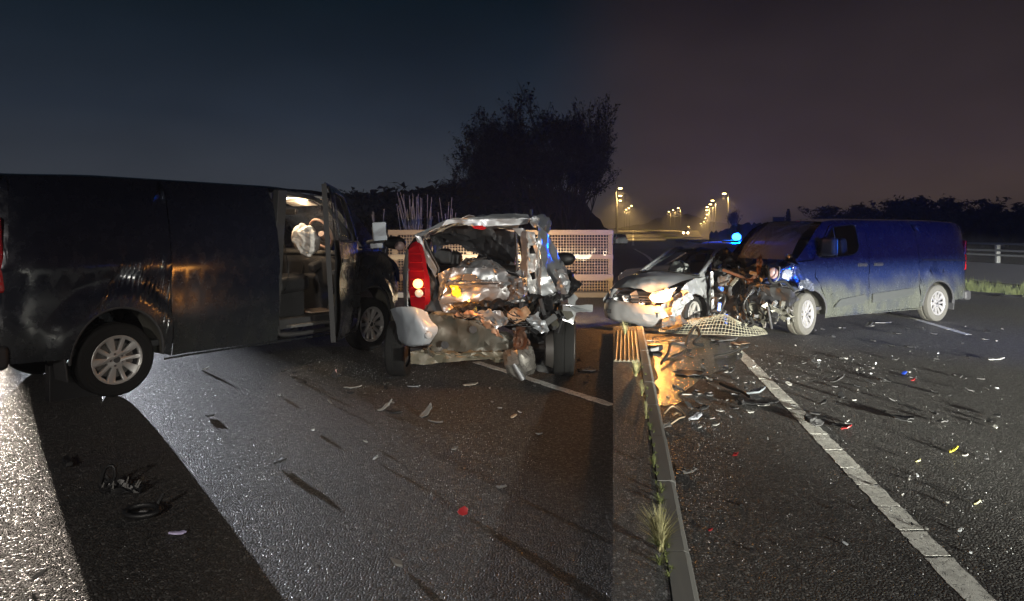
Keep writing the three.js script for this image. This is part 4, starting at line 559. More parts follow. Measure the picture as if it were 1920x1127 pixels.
  pl('window_frame', mat.black, z3([[1010, 200], [1030, 195], [1075, 270], [1100, 350], [1088, 352], [1050, 270]], 8.2), { t: 0.03 });
  pl('wing_scrap', mat.silverDull, z3([[900, 660], [960, 640, -0.1], [1010, 700, -0.05], [1035, 740, 0], [990, 765], [940, 730, 0.03]], 7.05), { amp: 0.04, freq: 6, seed: 95, edge: 0.026, cr: 0.9 });
  pl('bumper_scrap', mat.silver, z3([[1110, 598, -0.1], [1180, 600, -0.12], [1284, 600, 0.1], [1288, 640, 0.1], [1190, 638, -0.1], [1112, 634, -0.08]], 7.12), { amp: 0.012, freq: 5, seed: 97, t: 0.01, edge: 0.06 });
  pl('bumper_scrap', mat.silver, z3([[1145, 560], [1180, 535, -0.04], [1196, 560], [1190, 640], [1170, 712], [1110, 690], [1116, 640], [1150, 620]], 7.22), { amp: 0.02, freq: 5, seed: 99, t: 0.01, edge: 0.06 });
  pl('underbody', mat.black, z3([[820, 600], [1060, 600], [1130, 700], [1060, 1000], [930, 990], [830, 900]], 7.75), { amp: 0.06, freq: 4, seed: 101 });
  for (let i = 0; i < 46; i++) { const a = 820 + 330 * R0(), c = L(a, 570 + 200 * R0() * R0() + 20, 7.05 + 0.35 * R0()), g = box(0.03 + 0.16 * R0(), 0.015 + 0.05 * R0(), 0.02 + 0.08 * R0(), 0, 0, 0, R0() * 3, R0() * 3, R0() * 3, 0.008); g.translate(c.x, c.y, c.z); mesh('crushed_part', g, [mat.black, mat.trim, mat.under, mat.trim, mat.black][i % 5], o); }
  for (let i = 0; i < 9; i++) { const a = L(420 + 420 * R0(), 590 + 60 * R0(), 7.05), b = a.clone().add(V(0.15 + 0.3 * R0(), -0.05 - 0.12 * R0(), 0.02)); mesh('cable', tube([a, a.clone().lerp(b, 0.5).add(V(0, -0.06, 0.03)), b], 0.006, 12, 5), mat.black, o); }
  // silencer hanging down
  { const a = L(860, 750, 7.15), b = L(860, 885, 7.1), c = L(858, 962, 7.05); mesh('exhaust', [rod(L(880, 690, 7.3), a, 0.05), rod(a, b, 0.05, 0.06, 14)], mat.rust, o); mesh('heat_shield', plate(o, z3([[832, 742], [880, 736, -0.06], [905, 790, -0.04], [898, 880], [860, 905, -0.05], [828, 880], [820, 800]], 7.02), { amp: 0.05, freq: 6, seed: 66, edge: 0.026, cr: 0.9 }), M([0.1, 0.05, 0.03], 0.6, 0.4), o); const g = new THREE.LatheGeometry([[0, -0.16], [0.1, -0.15], [0.155, -0.09], [0.165, 0], [0.15, 0.09], [0.13, 0.12], [0, 0.12]].map((q) => new THREE.Vector2(q[0], q[1])), 24); g.scale(0.9, 0.95, 0.9); crumple(g, 0.035, 6, 4); g.rotateZ(0.25); g.translate(c.x, c.y + 0.06, c.z); mesh('silencer', toCreasedNormals(g, 0.5), M([0.2, 0.19, 0.17], 0.5, 0.5, { roughnessMap: grime }), o); mesh('tail_pipe', rod(L(825, 945, 6.92), L(880, 1040, 6.9), 0.028, 0.03, 12), mat.galv, o); }
  // wheels
  { const w1 = wheel(o, L(152, 860, 7.78).setY(0.31), 0.31, 0.21, 'car', 0.4, Math.PI / 2 - 0.03, -1); w1.rotation.y = Math.PI / 2 * 0 + Math.PI / 2 - 1.52 + Math.PI / 2 * 2; w1.rotation.set(0, -Math.PI / 2 - 0.05, 0); const w2 = wheel(o, L(1120, 860, 7.78).setY(0.32), 0.32, 0.24, 'car', 0.2, 0, 1); w2.rotation.set(0.12, Math.PI / 2 - 0.12, 0); mesh('brake_drum', (() => { const g = new THREE.CylinderGeometry(0.17, 0.2, 0.08, 24); g.rotateZ(Math.PI / 2); const p = L(1030, 860, 7.42); g.translate(p.x, p.y, p.z); return g; })(), mat.disc, o); mesh('rear_axle', rod(L(220, 860, 7.6), L(1050, 850, 7.6), 0.045), mat.trim, o); for (const x of [250, 1060]) { const w = wheel(o, L(x, 760, 10.0).setY(0.33), 0.33, 0.2, 'car'); w.rotation.set(0, Math.PI / 2, 0); } }
  // cabin seen through the hole: seats, screen pillars, mirrors, bonnet
  const bx = (n, m, w, h, d, p, ...r) => mesh(n, box(w, h, d, p.x, p.y, p.z, ...r), m, o);
  bx('seat', mat.trim, 0.5, 0.6, 0.15, L(410, 420, 8.9), 0.15, 0, 0, 0.07); bx('seat', mat.trim, 0.5, 0.6, 0.15, L(720, 430, 8.9), 0.15, 0, 0, 0.07); bx('head_rest', mat.trim, 0.26, 0.2, 0.1, L(405, 315, 8.8), 0.15, 0, 0, 0.05); bx('head_rest', mat.trim, 0.26, 0.2, 0.1, L(715, 330, 8.8), 0.15, 0, 0, 0.05); bx('rear_seat', mat.trim, 1.2, 0.55, 0.16, L(560, 500, 8.2), 0.2, 0, 0, 0.06);
  bx('dashboard', mat.black, 1.3, 0.25, 0.4, L(570, 430, 10)); bx('bonnet', mat.silver, 1.3, 0.06, 0.95, L(600, 470, 10.6), 0.1); bx('bonnet', mat.silver, 1.42, 0.5, 1.5, L(610, 590, 10.3), 0, 0, 0, 0.12);
  mesh('screen_pillar', [rod(L(330, 230, 9.5), L(300, 400, 10.1), 0.05), rod(L(840, 180, 9.5), L(950, 380, 10.1), 0.05), rod(L(320, 225, 8.6), L(310, 420, 8.7), 0.05), rod(L(870, 160, 8.6), L(900, 420, 8.7), 0.05)], mat.trim, o);
  { const a = L(1128, 330, 9.2), g = ball(0.1, a.x, a.y, a.z, 1.35, 0.9, 0.6); mesh('door_mirror', [g, rod(L(1085, 350, 9.2), a, 0.03)], mat.black, o); const b = L(126, 235, 9.4); mesh('door_mirror', [ball(0.1, b.x, b.y, b.z, 1.5, 0.9, 0.6), rod(b, L(190, 250, 9.4), 0.03)], mat.black, o); const c = L(155, 255, 9.35); mesh('mirror_glass', ball(0.07, c.x, c.y, c.z, 1, 0.9, 0.4), M([0.5, 0.35, 0.32], 0.3), o); }
  // its headlamps still light the railing ahead
  for (const x of [330, 1060]) { const p = L(x, 560, 10.95); mesh('headlight', ball(0.09, p.x, p.y, p.z, 1, 0.7, 0.4), E([1, 0.75, 0.45], 3), o); }
}
spot(V(0.75, 0.72, -11.4), V(1.9, 0.75, -17.4), [1, 0.66, 0.36], 80, 48, 1, 2); spot(V(-1.2, 0.72, -11.4), V(-1.6, 0.9, -17.4), [1, 0.62, 0.32], 28, 48, 1, 2);

// ---------------------------------------------------------------- the silver car struck by the blue van: x forward from the front axle, y up, z right
{
  const silverC = M([0.22, 0.23, 0.245], 0.36, 0.4, { clearcoat: 0.6, clearcoatRoughness: 0.15 });
  const th = 50 * Math.PI / 180, fw = V(-Math.sin(th), 0, Math.cos(th)), rt = V(-Math.cos(th), 0, -Math.sin(th));
  const base = V(2.51, 0, -11.9), o = thing('silver_car', 'silver car with broken front and glowing orange headlight, struck by the blue van', 'car', base, Math.atan2(-fw.z, fw.x));
  const sz = (x, y) => { let z = 0.735; if (y < 0.4) z -= 0.05 * Math.pow((0.4 - y) / 0.25, 2); if (y > 0.66) z -= 0.06 * (y - 0.66) / 0.22; if (y > 0.88) z -= 0.24 * (y - 0.88) / 0.42; if (x > 0.1) z -= 0.12 * Math.pow((x - 0.1) / 0.65, 2); const r = Math.hypot(x, y - 0.28); return z + 0.025 * sm(0.5, 0.38, r); };
  const side = (n, out, s, { m = silverC, holes = [], bend, o: off = 0 } = {}) => { const sh = new THREE.Shape(out.map((q) => new THREE.Vector2(...q))); holes.forEach((h) => sh.holes.push(new THREE.Path(h.map((q) => new THREE.Vector2(...q))))); let g = weld(new TessellateModifier(0.06, 7).modify(new THREE.ShapeGeometry(sh).toNonIndexed())); const P = g.attributes.position; for (let i = 0; i < P.count; i++) P.setZ(i, s * (sz(P.getX(i), P.getY(i)) + off)); g.computeVertexNormals(); if (bend) bend(g); return mesh(n, bend ? crease(g, 0.5) : g, m, o); };
  const arc = (c, r) => { const p = []; for (let a = Math.PI; a >= -0.01; a -= Math.PI / 16) p.push([c + r * Math.cos(a), 0.27 + r * Math.sin(a)]); return p; };
  for (const s of [-1, 1]) {
    side('front_wing', [[-0.42, 0.2], [-0.34, 0.22], ...arc(0, 0.335), [0.5, 0.24], [0.62, 0.3], [0.7, 0.46], [0.42, 0.62], [0.16, 0.79], [-0.1, 0.85], [-0.42, 0.87]], s, { bend: s < 0 ? (g) => crumple(g, 0.03, 5, 3, (x) => 0.35 + sm(-0.1, 0.4, x)) : null });
    side('door', [[-0.43, 0.2], [-1.42, 0.19], [-1.48, 0.5], [-1.46, 0.86], [-0.43, 0.87]], s, { bend: s < 0 ? (g) => { const P = g.attributes.position; for (let i = 0; i < P.count; i++) { const t = sm(-0.55, -1.3, P.getX(i)); P.setZ(i, P.getZ(i) + 0.4 * t); } crumple(g, 0.06, 3.5, 8, (x) => 0.2 + sm(-0.5, -0.9, x)); } : null });
    side('rear_door', [[-1.49, 0.2], [-2.35, 0.22], [-2.5, 0.55], [-2.45, 0.87], [-1.47, 0.86]], s, { bend: s < 0 ? (g) => { const P = g.attributes.position; for (let i = 0; i < P.count; i++) P.setZ(i, P.getZ(i) + 0.42 * sm(-2.5, -1.6, P.getX(i))); crumple(g, 0.08, 3.5, 18); } : null, m: s < 0 ? mat.silverDull : silverC });
    side('rear_wing', [[-2.47, 0.55], [-2.36, 0.24], [-2.3, 0.3], ...arc(-2.5 + 0.0, 0.33).map(([x, y]) => [x - 0.14, y]).slice(3, -1).reverse().slice(0, 0), [-3.25, 0.3], [-3.3, 0.7], [-3.2, 0.88], [-2.46, 0.87]], s);
    side('screen_pillar', [[-0.22, 0.875], [-0.36, 0.865], [-1.0, 1.24], [-2.4, 1.25], [-2.9, 1.1], [-3.15, 0.88], [-3.0, 0.88], [-3.05, 1.05], [-2.6, 1.29], [-1.8, 1.32], [-1.02, 1.3]].map(([x, y], i) => [x, y]), s, {});
    side('door_post', [[-1.4, 0.86], [-1.5, 0.86], [-1.56, 1.25], [-1.48, 1.25]], s, { m: mat.black });
    side('sill', [[-0.36, 0.14], [-2.4, 0.14], [-2.4, 0.21], [-0.36, 0.21]], s, { m: mat.silverDull, o: -0.03 });
  }
  const sf = (n, rows, m, nu = 18, nv = 16, f = null) => { let g = surf(rows, nu, nv); if (f) g = crease(f(g), 0.45); return mesh(n, g, m, o); };
  sf('bonnet', [[[-0.3, 0.87, -0.66], [-0.2, 0.915, -0.3], [-0.17, 0.925, 0], [-0.2, 0.915, 0.3], [-0.3, 0.87, 0.66]], [[0.1, 0.83, -0.64], [0.12, 0.885, -0.3], [0.13, 0.9, 0], [0.12, 0.885, 0.3], [0.1, 0.83, 0.64]], [[0.4, 0.74, -0.56], [0.45, 0.81, -0.28], [0.47, 0.825, 0], [0.45, 0.81, 0.28], [0.4, 0.74, 0.6]], [[0.6, 0.62, -0.42], [0.66, 0.68, -0.2], [0.7, 0.7, 0], [0.68, 0.69, 0.24], [0.58, 0.63, 0.56]]], silverC, 22, 20, (g) => crumple(g, 0.02, 2.6, 6, (x, y, z) => 0.12 + 1.2 * sm(0.2, 0.6, x) * sm(0.5, -0.4, z)));
  sf('windscreen', [[[-0.31, 0.885, -0.6], [-0.22, 0.925, -0.3], [-0.2, 0.935, 0], [-0.22, 0.925, 0.3], [-0.31, 0.885, 0.6]], [[-0.68, 1.1, -0.54], [-0.6, 1.12, -0.27], [-0.58, 1.13, 0], [-0.6, 1.12, 0.27], [-0.68, 1.1, 0.54]], [[-1.04, 1.3, -0.47], [-0.98, 1.33, -0.24], [-0.97, 1.34, 0], [-0.98, 1.33, 0.24], [-1.04, 1.3, 0.47]]], mat.glass);
  mesh('screen_pillar', [-1, 1].map((s) => tube([V(-0.28, 0.885, s * 0.63), V(-0.68, 1.11, s * 0.565), V(-1.03, 1.305, s * 0.485), V(-1.3, 1.33, s * 0.47)], 0.032, 20, 8)), silverC, o);
  sf('roof', [[[-1.02, 1.305, -0.5], [-0.97, 1.345, -0.2], [-0.97, 1.345, 0.2], [-1.02, 1.305, 0.5]], [[-1.7, 1.34, -0.5], [-1.7, 1.41, -0.2], [-1.7, 1.41, 0.2], [-1.7, 1.34, 0.5]], [[-2.5, 1.3, -0.5], [-2.5, 1.38, -0.2], [-2.5, 1.38, 0.2], [-2.5, 1.3, 0.5]], [[-3.0, 1.1, -0.5], [-3.05, 1.2, -0.2], [-3.05, 1.2, 0.2], [-3.0, 1.1, 0.5]]], silverC, 14, 18);
  mesh('aerial', rod(V(-1.45, 1.4, 0), V(-1.52, 1.5, 0), 0.008, 0.003, 5), mat.black, o);
  mesh('scuttle', box(0.14, 0.02, 1.2, -0.27, 0.895, 0, 0, 0, 0.2), mat.black, o); mesh('wiper', [tube([V(-0.26, 0.92, 0.5), V(-0.3, 0.945, 0.1), V(-0.32, 0.95, -0.15)], 0.01)], mat.black, o);
  // front: crossmember, grille, bumper hanging low, broken lamps
  mesh('crossmember', [box(0.1, 0.1, 1.1, 0.52, 0.58, 0.05), box(0.12, 0.3, 1.2, 0.45, 0.42, 0)], mat.black, o);
  mesh('grille', [0, 1, 2].map((k) => tube([V(0.62, 0.57 - k * 0.045, -0.36), V(0.7, 0.565 - k * 0.045, 0.0), V(0.64, 0.57 - k * 0.045, 0.5)], 0.01)), mat.trim, o);
  for (let i = 0; i < 12; i++) mesh('broken_part', box(0.05 + 0.1 * R0(), 0.03 + 0.05 * R0(), 0.05 + 0.12 * R0(), 0.6 + 0.1 * R0(), 0.4 + 0.18 * R0(), -0.5 + 0.9 * R0(), R0() * 3, R0() * 3, R0() * 3, 0.01), [mat.trim, mat.black, mat.silverDull][i % 3], o);
  const bm = (y, x, w, dz = 0) => [-1, -0.8, -0.4, 0, 0.4, 0.8, 1].map((t) => [x + 0.12 * (1 - t * t) - 0.22 * Math.pow(Math.abs(t), 4), y + (t < 0 ? 0.05 * t : 0), t * w + dz]);
  sf('bumper', [bm(0.46, 0.66, 0.7), bm(0.42, 0.72, 0.73), bm(0.3, 0.76, 0.74), bm(0.18, 0.74, 0.73), bm(0.13, 0.66, 0.7)], M([0.17, 0.17, 0.175], 0.4, 0.2, { clearcoat: 0.5 }), 30, 14, (g) => crumple(thick(g, 0.008), 0.02, 3, 12, (x, y, z) => 0.25 + sm(0.2, -0.5, z)));
  mesh('air_intake', [box(0.06, 0.07, 0.7, 0.83, 0.29, 0.05), box(0.05, 0.08, 0.2, 0.74, 0.3, -0.48)], mat.black, o);
  for (const s of [-1, 1]) { const rows = [[[0.36, 0.73, s * 0.66], [0.56, 0.67, s * 0.5], [0.62, 0.64, s * 0.36]], [[0.5, 0.6, s * 0.66], [0.66, 0.58, s * 0.5], [0.71, 0.57, s * 0.38]], [[0.52, 0.5, s * 0.66], [0.66, 0.49, s * 0.52], [0.7, 0.5, s * 0.42]]]; sf('headlight', rows, s < 0 ? mat.clearLens : mat.clearLens, 10, 10); sf('headlight_bowl', rows.map((r) => r.map((q) => [q[0] - 0.09, q[1], q[2] * 0.97])), mat.chrome, 8, 8); }
  { const b = V(0.6, 0.6, -0.47); mesh('indicator_bulb', ball(0.07, b.x, b.y, b.z, 0.8, 0.8, 0.9), E([1, 0.4, 0.06], 7), o); glow(b.clone().add(V(0.16, 0.0, -0.12)), [1, 0.38, 0.07], 9, 2.5, o); mesh('indicator_bulb', ball(0.035, 0.5, 0.68, -0.56), E([1, 0.45, 0.1], 5), o); }
    mesh('splash_shield', plate(o, [[1242, 600, 10.9], [1275, 590, 10.9], [1290, 606, 10.8], [1268, 618, 10.75], [1240, 618, 10.8]], { amp: 0.03, freq: 5, t: 0.01 }), mat.trim, o);
  mesh('wing_scrap', plate(o, [[1262, 566, 10.85], [1280, 556, 10.85], [1294, 548, 10.95], [1299, 560, 10.95], [1284, 572, 10.8], [1276, 590, 10.8], [1264, 596, 10.8], [1258, 584, 10.8]], { amp: 0.025, freq: 6, seed: 3, edge: 0.04 }), M([0.27, 0.28, 0.29], 0.3, 0.3, { clearcoat: 0.5 }), o);
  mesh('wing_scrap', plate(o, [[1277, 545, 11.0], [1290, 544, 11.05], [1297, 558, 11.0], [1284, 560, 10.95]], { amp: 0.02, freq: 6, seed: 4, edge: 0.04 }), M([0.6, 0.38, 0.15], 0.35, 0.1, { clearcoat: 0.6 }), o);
  wheel(o, V(0.0, 0.285, -0.64), 0.285, 0.19, 'car', 0.6, 0.12, -1); wheel(o, V(0.0, 0.285, 0.64), 0.285, 0.19, 'car', 0.2, 0.12, 1); wheel(o, V(-2.5, 0.285, -0.64), 0.285, 0.19, 'car', 0.6, 0, -1); wheel(o, V(-2.5, 0.285, 0.64), 0.285, 0.19, 'car', 0.6, 0, 1);
  // cabin
  mesh('dashboard', box(0.5, 0.22, 1.15, -0.62, 0.78, 0, 0, 0, 0, 0.05), mat.black, o); mesh('floor_pan', box(3.2, 0.1, 1.2, -1.4, 0.25, 0), mat.black, o);
  for (const s of [-1, 1]) { mesh('seat', [box(0.5, 0.18, 0.46, -1.35, 0.5, s * 0.33, 0, 0, 0, 0.06), box(0.15, 0.56, 0.44, -1.65, 0.8, s * 0.33, 0, 0, 0.2, 0.06), box(0.1, 0.16, 0.24, -1.74, 1.13, s * 0.33, 0, 0, 0.2, 0.04)], mat.trim, o); mesh('sun_visor', box(0.16, 0.02, 0.4, -1.12, 1.27, s * 0.25, 0, 0, -0.3), mat.greyTrim, o); }
  mesh('rear_view_mirror', box(0.03, 0.06, 0.2, -0.95, 1.24, 0), mat.black, o); mesh('rear_seat', box(0.16, 0.55, 1.1, -2.4, 0.75, 0, 0, 0, 0.2, 0.06), mat.trim, o); mesh('steering_wheel', (() => { const g = new THREE.TorusGeometry(0.17, 0.015, 8, 30); g.rotateY(Math.PI / 2); g.rotateZ(0.4); g.translate(-0.95, 0.92, 0.33); return g; })(), mat.black, o); mesh('tailgate', box(0.04, 0.5, 1.2, -3.24, 0.6, 0), silverC, o);
  mesh('airbag', (() => { const g = new THREE.SphereGeometry(0.2, 20, 14); g.scale(0.7, 0.9, 1); crumple(g, 0.03, 6, 5); g.translate(-1.05, 0.9, 0.33); return g; })(), M([0.3, 0.3, 0.3], 0.9), o);
  // torn door side where the van went in
  const rp = (n, m, pts, op) => mesh(n, plate(o, pts, op), m, o);
  rp('door_lining', mat.black, [[1338, 506, 11.75], [1362, 502, 11.7], [1392, 510, 11.5], [1398, 560, 11.3], [1386, 600, 11.2], [1352, 592, 11.4], [1340, 588, 11.6]], { amp: 0.07, freq: 5, seed: 6, edge: 0.06, cr: 0.4 });
  rp('door_lining', mat.trim, [[1345, 520, 11.4], [1370, 514, 11.3], [1376, 548, 11.2], [1352, 554, 11.3]], { amp: 0.04, freq: 6, seed: 7, t: 0.02, edge: 0.05, cr: 0.5 });
  rp('door_edge', silverC, [[1332, 510, 11.5], [1337, 510, 11.5], [1340, 590, 11.35], [1334, 590, 11.35]], { amp: 0.02, freq: 6, t: 0.02 });
  mesh('door_bar', rod(loc(o, 1356, 506, 11.3), loc(o, 1414, 528, 10.9), 0.025, 0.025, 8), mat.rust, o);
  rp('roof_scrap', mat.black, [[1330, 478, 12.2], [1362, 470, 12.2], [1398, 482, 12.0], [1404, 508, 11.8], [1372, 504, 11.8], [1340, 504, 11.9]], { amp: 0.08, freq: 4, seed: 21, edge: 0.06, cr: 0.4 });
  for (let i = 0; i < 22; i++) { const c = loc(o, 1342 + 66 * R0(), 520 + 85 * R0(), 10.95 + 0.4 * R0()), g = box(0.04 + 0.2 * R0(), 0.02 + 0.06 * R0(), 0.02 + 0.08 * R0(), 0, 0, 0, R0() * 3, R0() * 3, R0() * 3, 0.01); g.translate(c.x, c.y, c.z); mesh('torn_part', g, [mat.black, mat.trim, mat.silverDull, mat.under, mat.bluePlastic][i % 5], o); }
  for (const pts of [[[1345, 540, 11.2], [1360, 560, 11.0], [1350, 590, 11.0], [1362, 612, 10.8]], [[1390, 540, 11], [1380, 575, 10.9], [1395, 605, 10.8], [1410, 612, 10.7]], [[1330, 592, 11], [1350, 600, 10.9], [1380, 604, 10.8]]]) mesh('cable', tube(pts.map((q) => loc(o, ...q)), 0.014, 20, 6), mat.black, o);
}
// fallen wire mesh in front of the silver car
{
  const o = thing('fallen_mesh', 'buckled sheet of fallen wire mesh lying before the silver car front wheel', 'wire mesh', G(1335, 625)), r = [[[1236, 622, 10.9], [1240, 612, 11.05], [1262, 602, 11.2], [1290, 599, 11.3]], [[1290, 626, 10.7], [1300, 606, 10.85], [1318, 596, 10.95], [1335, 596, 11.05]], [[1345, 627, 10.65], [1352, 600, 10.75], [1358, 590, 10.85], [1362, 596, 10.95]], [[1400, 630, 10.6], [1396, 612, 10.65], [1388, 604, 10.7], [1384, 604, 10.8]], [[1440, 626, 10.7], [1432, 618, 10.8], [1420, 612, 10.9], [1408, 610, 11]]].map((row) => row.map((q) => { const p = loc(o, ...q); p.y = Math.max(p.y, 0.01); return p.toArray(); }));
  const at = (u, v) => V(...sample(r, u, (row) => sample(row, v, (q) => q))), w = []; for (let i = 0; i <= 34; i++) w.push(tube([0, 0.2, 0.4, 0.6, 0.8, 1].map((v) => at(i / 34, v).add(V(0, 0.012 * n2(i, v * 5), 0))), 0.0042, 12, 4)); for (let j = 0; j <= 13; j++) { const p = []; for (let k = 0; k <= 16; k++) p.push(at(k / 16, j / 13)); w.push(tube(p, 0.0042, 36, 4)); }
  stuff(mesh('wire_mesh', w, M([0.25, 0.24, 0.18], 0.6, 0.2), o));
}
// ---------------------------------------------------------------- estate cars further off
function estate(name, label, pos, turn, paint, bar, k = 1, group) {
  const o = thing(name, label, 'car', pos, turn, group); const low = new THREE.Shape([[-2.2, 0.3], [-2.25, 0.75], [-2.15, 0.95], [-0.9, 0.98], [1.0, 0.95], [2.0, 0.8], [2.2, 0.65], [2.22, 0.3], [1.75, 0.22]].map((q) => new THREE.Vector2(...q)));
  const def = (g, w) => { const P = g.attributes.position; for (let i = 0; i < P.count; i++) { const y = P.getY(i), x = P.getX(i); let z = P.getZ(i) - w / 2; z *= 1 - 0.26 * sm(0.85, 1.5, y) - 0.1 * sm(1.5, 2.25, Math.abs(x)); P.setZ(i, z); } g.computeVertexNormals(); return toCreasedNormals(g, 0.5); };
  low.curves.length; for (const c of [-1.35, 1.35]) { const h = new THREE.Path(); h.absarc(c, 0.36, 0.36, 0, Math.PI * 2); }
  mesh('body', def(new THREE.ExtrudeGeometry(low, { depth: 1.66, bevelEnabled: true, bevelThickness: 0.06, bevelSize: 0.05, bevelSegments: 3, steps: 1 }), 1.66), paint, o);
  mesh('windows', def(new THREE.ExtrudeGeometry(new THREE.Shape([[-2.0, 0.95], [-1.75, 1.38], [-1.2, 1.44], [0.2, 1.44], [1.0, 0.97]].map((q) => new THREE.Vector2(...q))), { depth: 1.6, bevelEnabled: true, bevelThickness: 0.03, bevelSize: 0.02, bevelSegments: 2 }), 1.6), mat.darkGlass, o);
  const rg = surf([[[-1.85, 1.4, -0.62], [-1.9, 1.46, 0], [-1.85, 1.4, 0.62]], [[-0.8, 1.46, -0.62], [-0.8, 1.51, 0], [-0.8, 1.46, 0.62]], [[0.22, 1.44, -0.6], [0.3, 1.48, 0], [0.22, 1.44, 0.6]]], 10, 10); mesh('roof', thick(rg, 0.03), paint, o);
  mesh('pillar', [-1, 1].flatMap((s) => [rod(V(0.25, 1.45, s * 0.62), V(1.0, 0.97, s * 0.76), 0.035), rod(V(-0.5, 1.46, s * 0.64), V(-0.45, 0.97, s * 0.8), 0.04), rod(V(-1.8, 1.4, s * 0.62), V(-2.05, 0.95, s * 0.76), 0.05)]), paint, o);
  for (const x of [-1.35, 1.35]) for (const s of [-1, 1]) wheel(o, V(x, 0.32, s * 0.78), 0.32, 0.2, 'car', 0.3, 0, s);
  for (const s of [-1, 1]) { mesh('headlight', ball(0.12, 2.16, 0.68, s * 0.62, 0.6, 0.7, 1.4), bar === 'lit' ? mat.head : mat.lens, o); mesh('tail_light', box(0.06, 0.3, 0.14, -2.24, 0.85, s * 0.68, 0, 0, 0, 0.02), bar === 'police' ? mat.redLamp : mat.redLens, o); }
  if (bar === 'police') { mesh('roof_rack', box(0.3, 0.06, 1.1, -0.4, 1.53, 0, 0, 0, 0, 0.02), mat.trim, o); mesh('beacon', ball(0.085, -0.4, 1.63, 0, 1.2, 1, 1.2), mat.blueLamp, o); }
  return o;
}
{
  const p = estate('police_car', 'dark emergency car with a lit blue roof beacon behind the silver car roof', V(4.85, -0.12, -16.2), 2.5, M([0.05, 0.06, 0.1], 0.35, 0.2, { clearcoat: 0.6 }), 'police');
  glow(p.localToWorld(V(-0.4, 1.82, 0.0)), [0.0, 0.1, 1], 45, 4);
  const f = estate('oncoming_car', 'distant car with glaring headlights on the lit motorway', W(1285, 446.5, 205), -Math.PI / 2 - 0.2, M([0.2, 0.2, 0.2], 0.4), 'lit'); f.position.y = rise(205) + 0.02; f.scale.setScalar(1.02);
  for (const z of [-0.62, 0.62]) mesh('headlight_glare', ball(0.34, 2.2, 0.72, z), E([1, 0.62, 0.3], 14), f);
}
// ---------------------------------------------------------------- motorway lamps
{
  let first = null;
  const lamp = (hx, hy, d, label, group, dir = -1) => {
    const head = W(hx, hy, d), gy = Math.max(0, rise(d)), h = head.y - gy; let o = first;
    const b = V(head.x - dir * 0.9, gy, head.z);
    o = thing('street_lamp', label, 'street lamp', b, 0, group); mesh('pole', rod(V(0, 0, 0), V(0, h - 0.3, 0), 0.13, 0.07, 8), mat.galv, o); mesh('arm', tube([V(0, h - 0.35, 0), V(dir * 0.15, h + 0.05, 0), V(dir * 0.6, h + 0.16, 0)], 0.06, 10, 6), mat.galv, o); mesh('lamp_head', box(0.9, 0.16, 0.36, dir * 0.9, h + 0.14, 0, 0, 0, 0, 0.06), mat.greyTrim, o);
    mesh('lamp', ball(0.3, dir * 0.9, h - 0.02, 0, 1.5, 0.6, 0.9), mat.sodium, o);
    const l = new THREE.SpotLight(new THREE.Color(1, 0.62, 0.2), 1500, 0, 1.25, 0.6, 2); l.position.set(head.x, head.y - 0.4, head.z); l.target.position.set(head.x, gy, head.z + 0.01); l.castShadow = true; l.shadow.radius = 10; scene.add(l, l.target);
  };
  lamp(1358, 363, 150, 'tallest motorway lamp, nearest of the row behind the blue beacon');
  [[1336, 376, 195], [1332, 383, 225], [1326, 388, 252]].forEach(([x, y, d], i) => lamp(x, y, d, ['second tallest lamp of the row curving up from the blue beacon', 'third lamp of the row curving up from the blue beacon', 'fourth lamp of the row curving up from the blue beacon'][i]));
  [[1325, 394, 285], [1326, 402, 330], [1323, 409, 380], [1320, 416, 440], [1314, 419, 470]].forEach(([x, y, d]) => lamp(x, y, d, 'small distant lamp in the tight far end of the right lamp row', 'far lamps of the right row'));
  [[1254, 397, 355, 'left and lowest'], [1262, 394, 330, 'middle'], [1272, 390, 300, 'right and tallest']].forEach(([x, y, d, w]) => lamp(x, y, d, w + ' of three lamps over the oncoming car'));
  [[1174, 393, 340, 'lowest'], [1179, 390, 315, 'middle'], [1184, 386, 292, 'tallest']].forEach(([x, y, d, w]) => lamp(x, y, d, w + ' of three close lamps on the grassy crest left of the motorway', undefined, 1));
  [[1163, 353, 150, 'top'], [1163, 367, 185, 'middle'], [1163, 376, 212, 'bottom']].forEach(([x, y, d, w]) => lamp(x, y, d, w + ' of three bright lamps stacked beside the dark trees', undefined, 1));
  lamp(1291, 425, 420, 'single tiny lamp above the oncoming car');
}
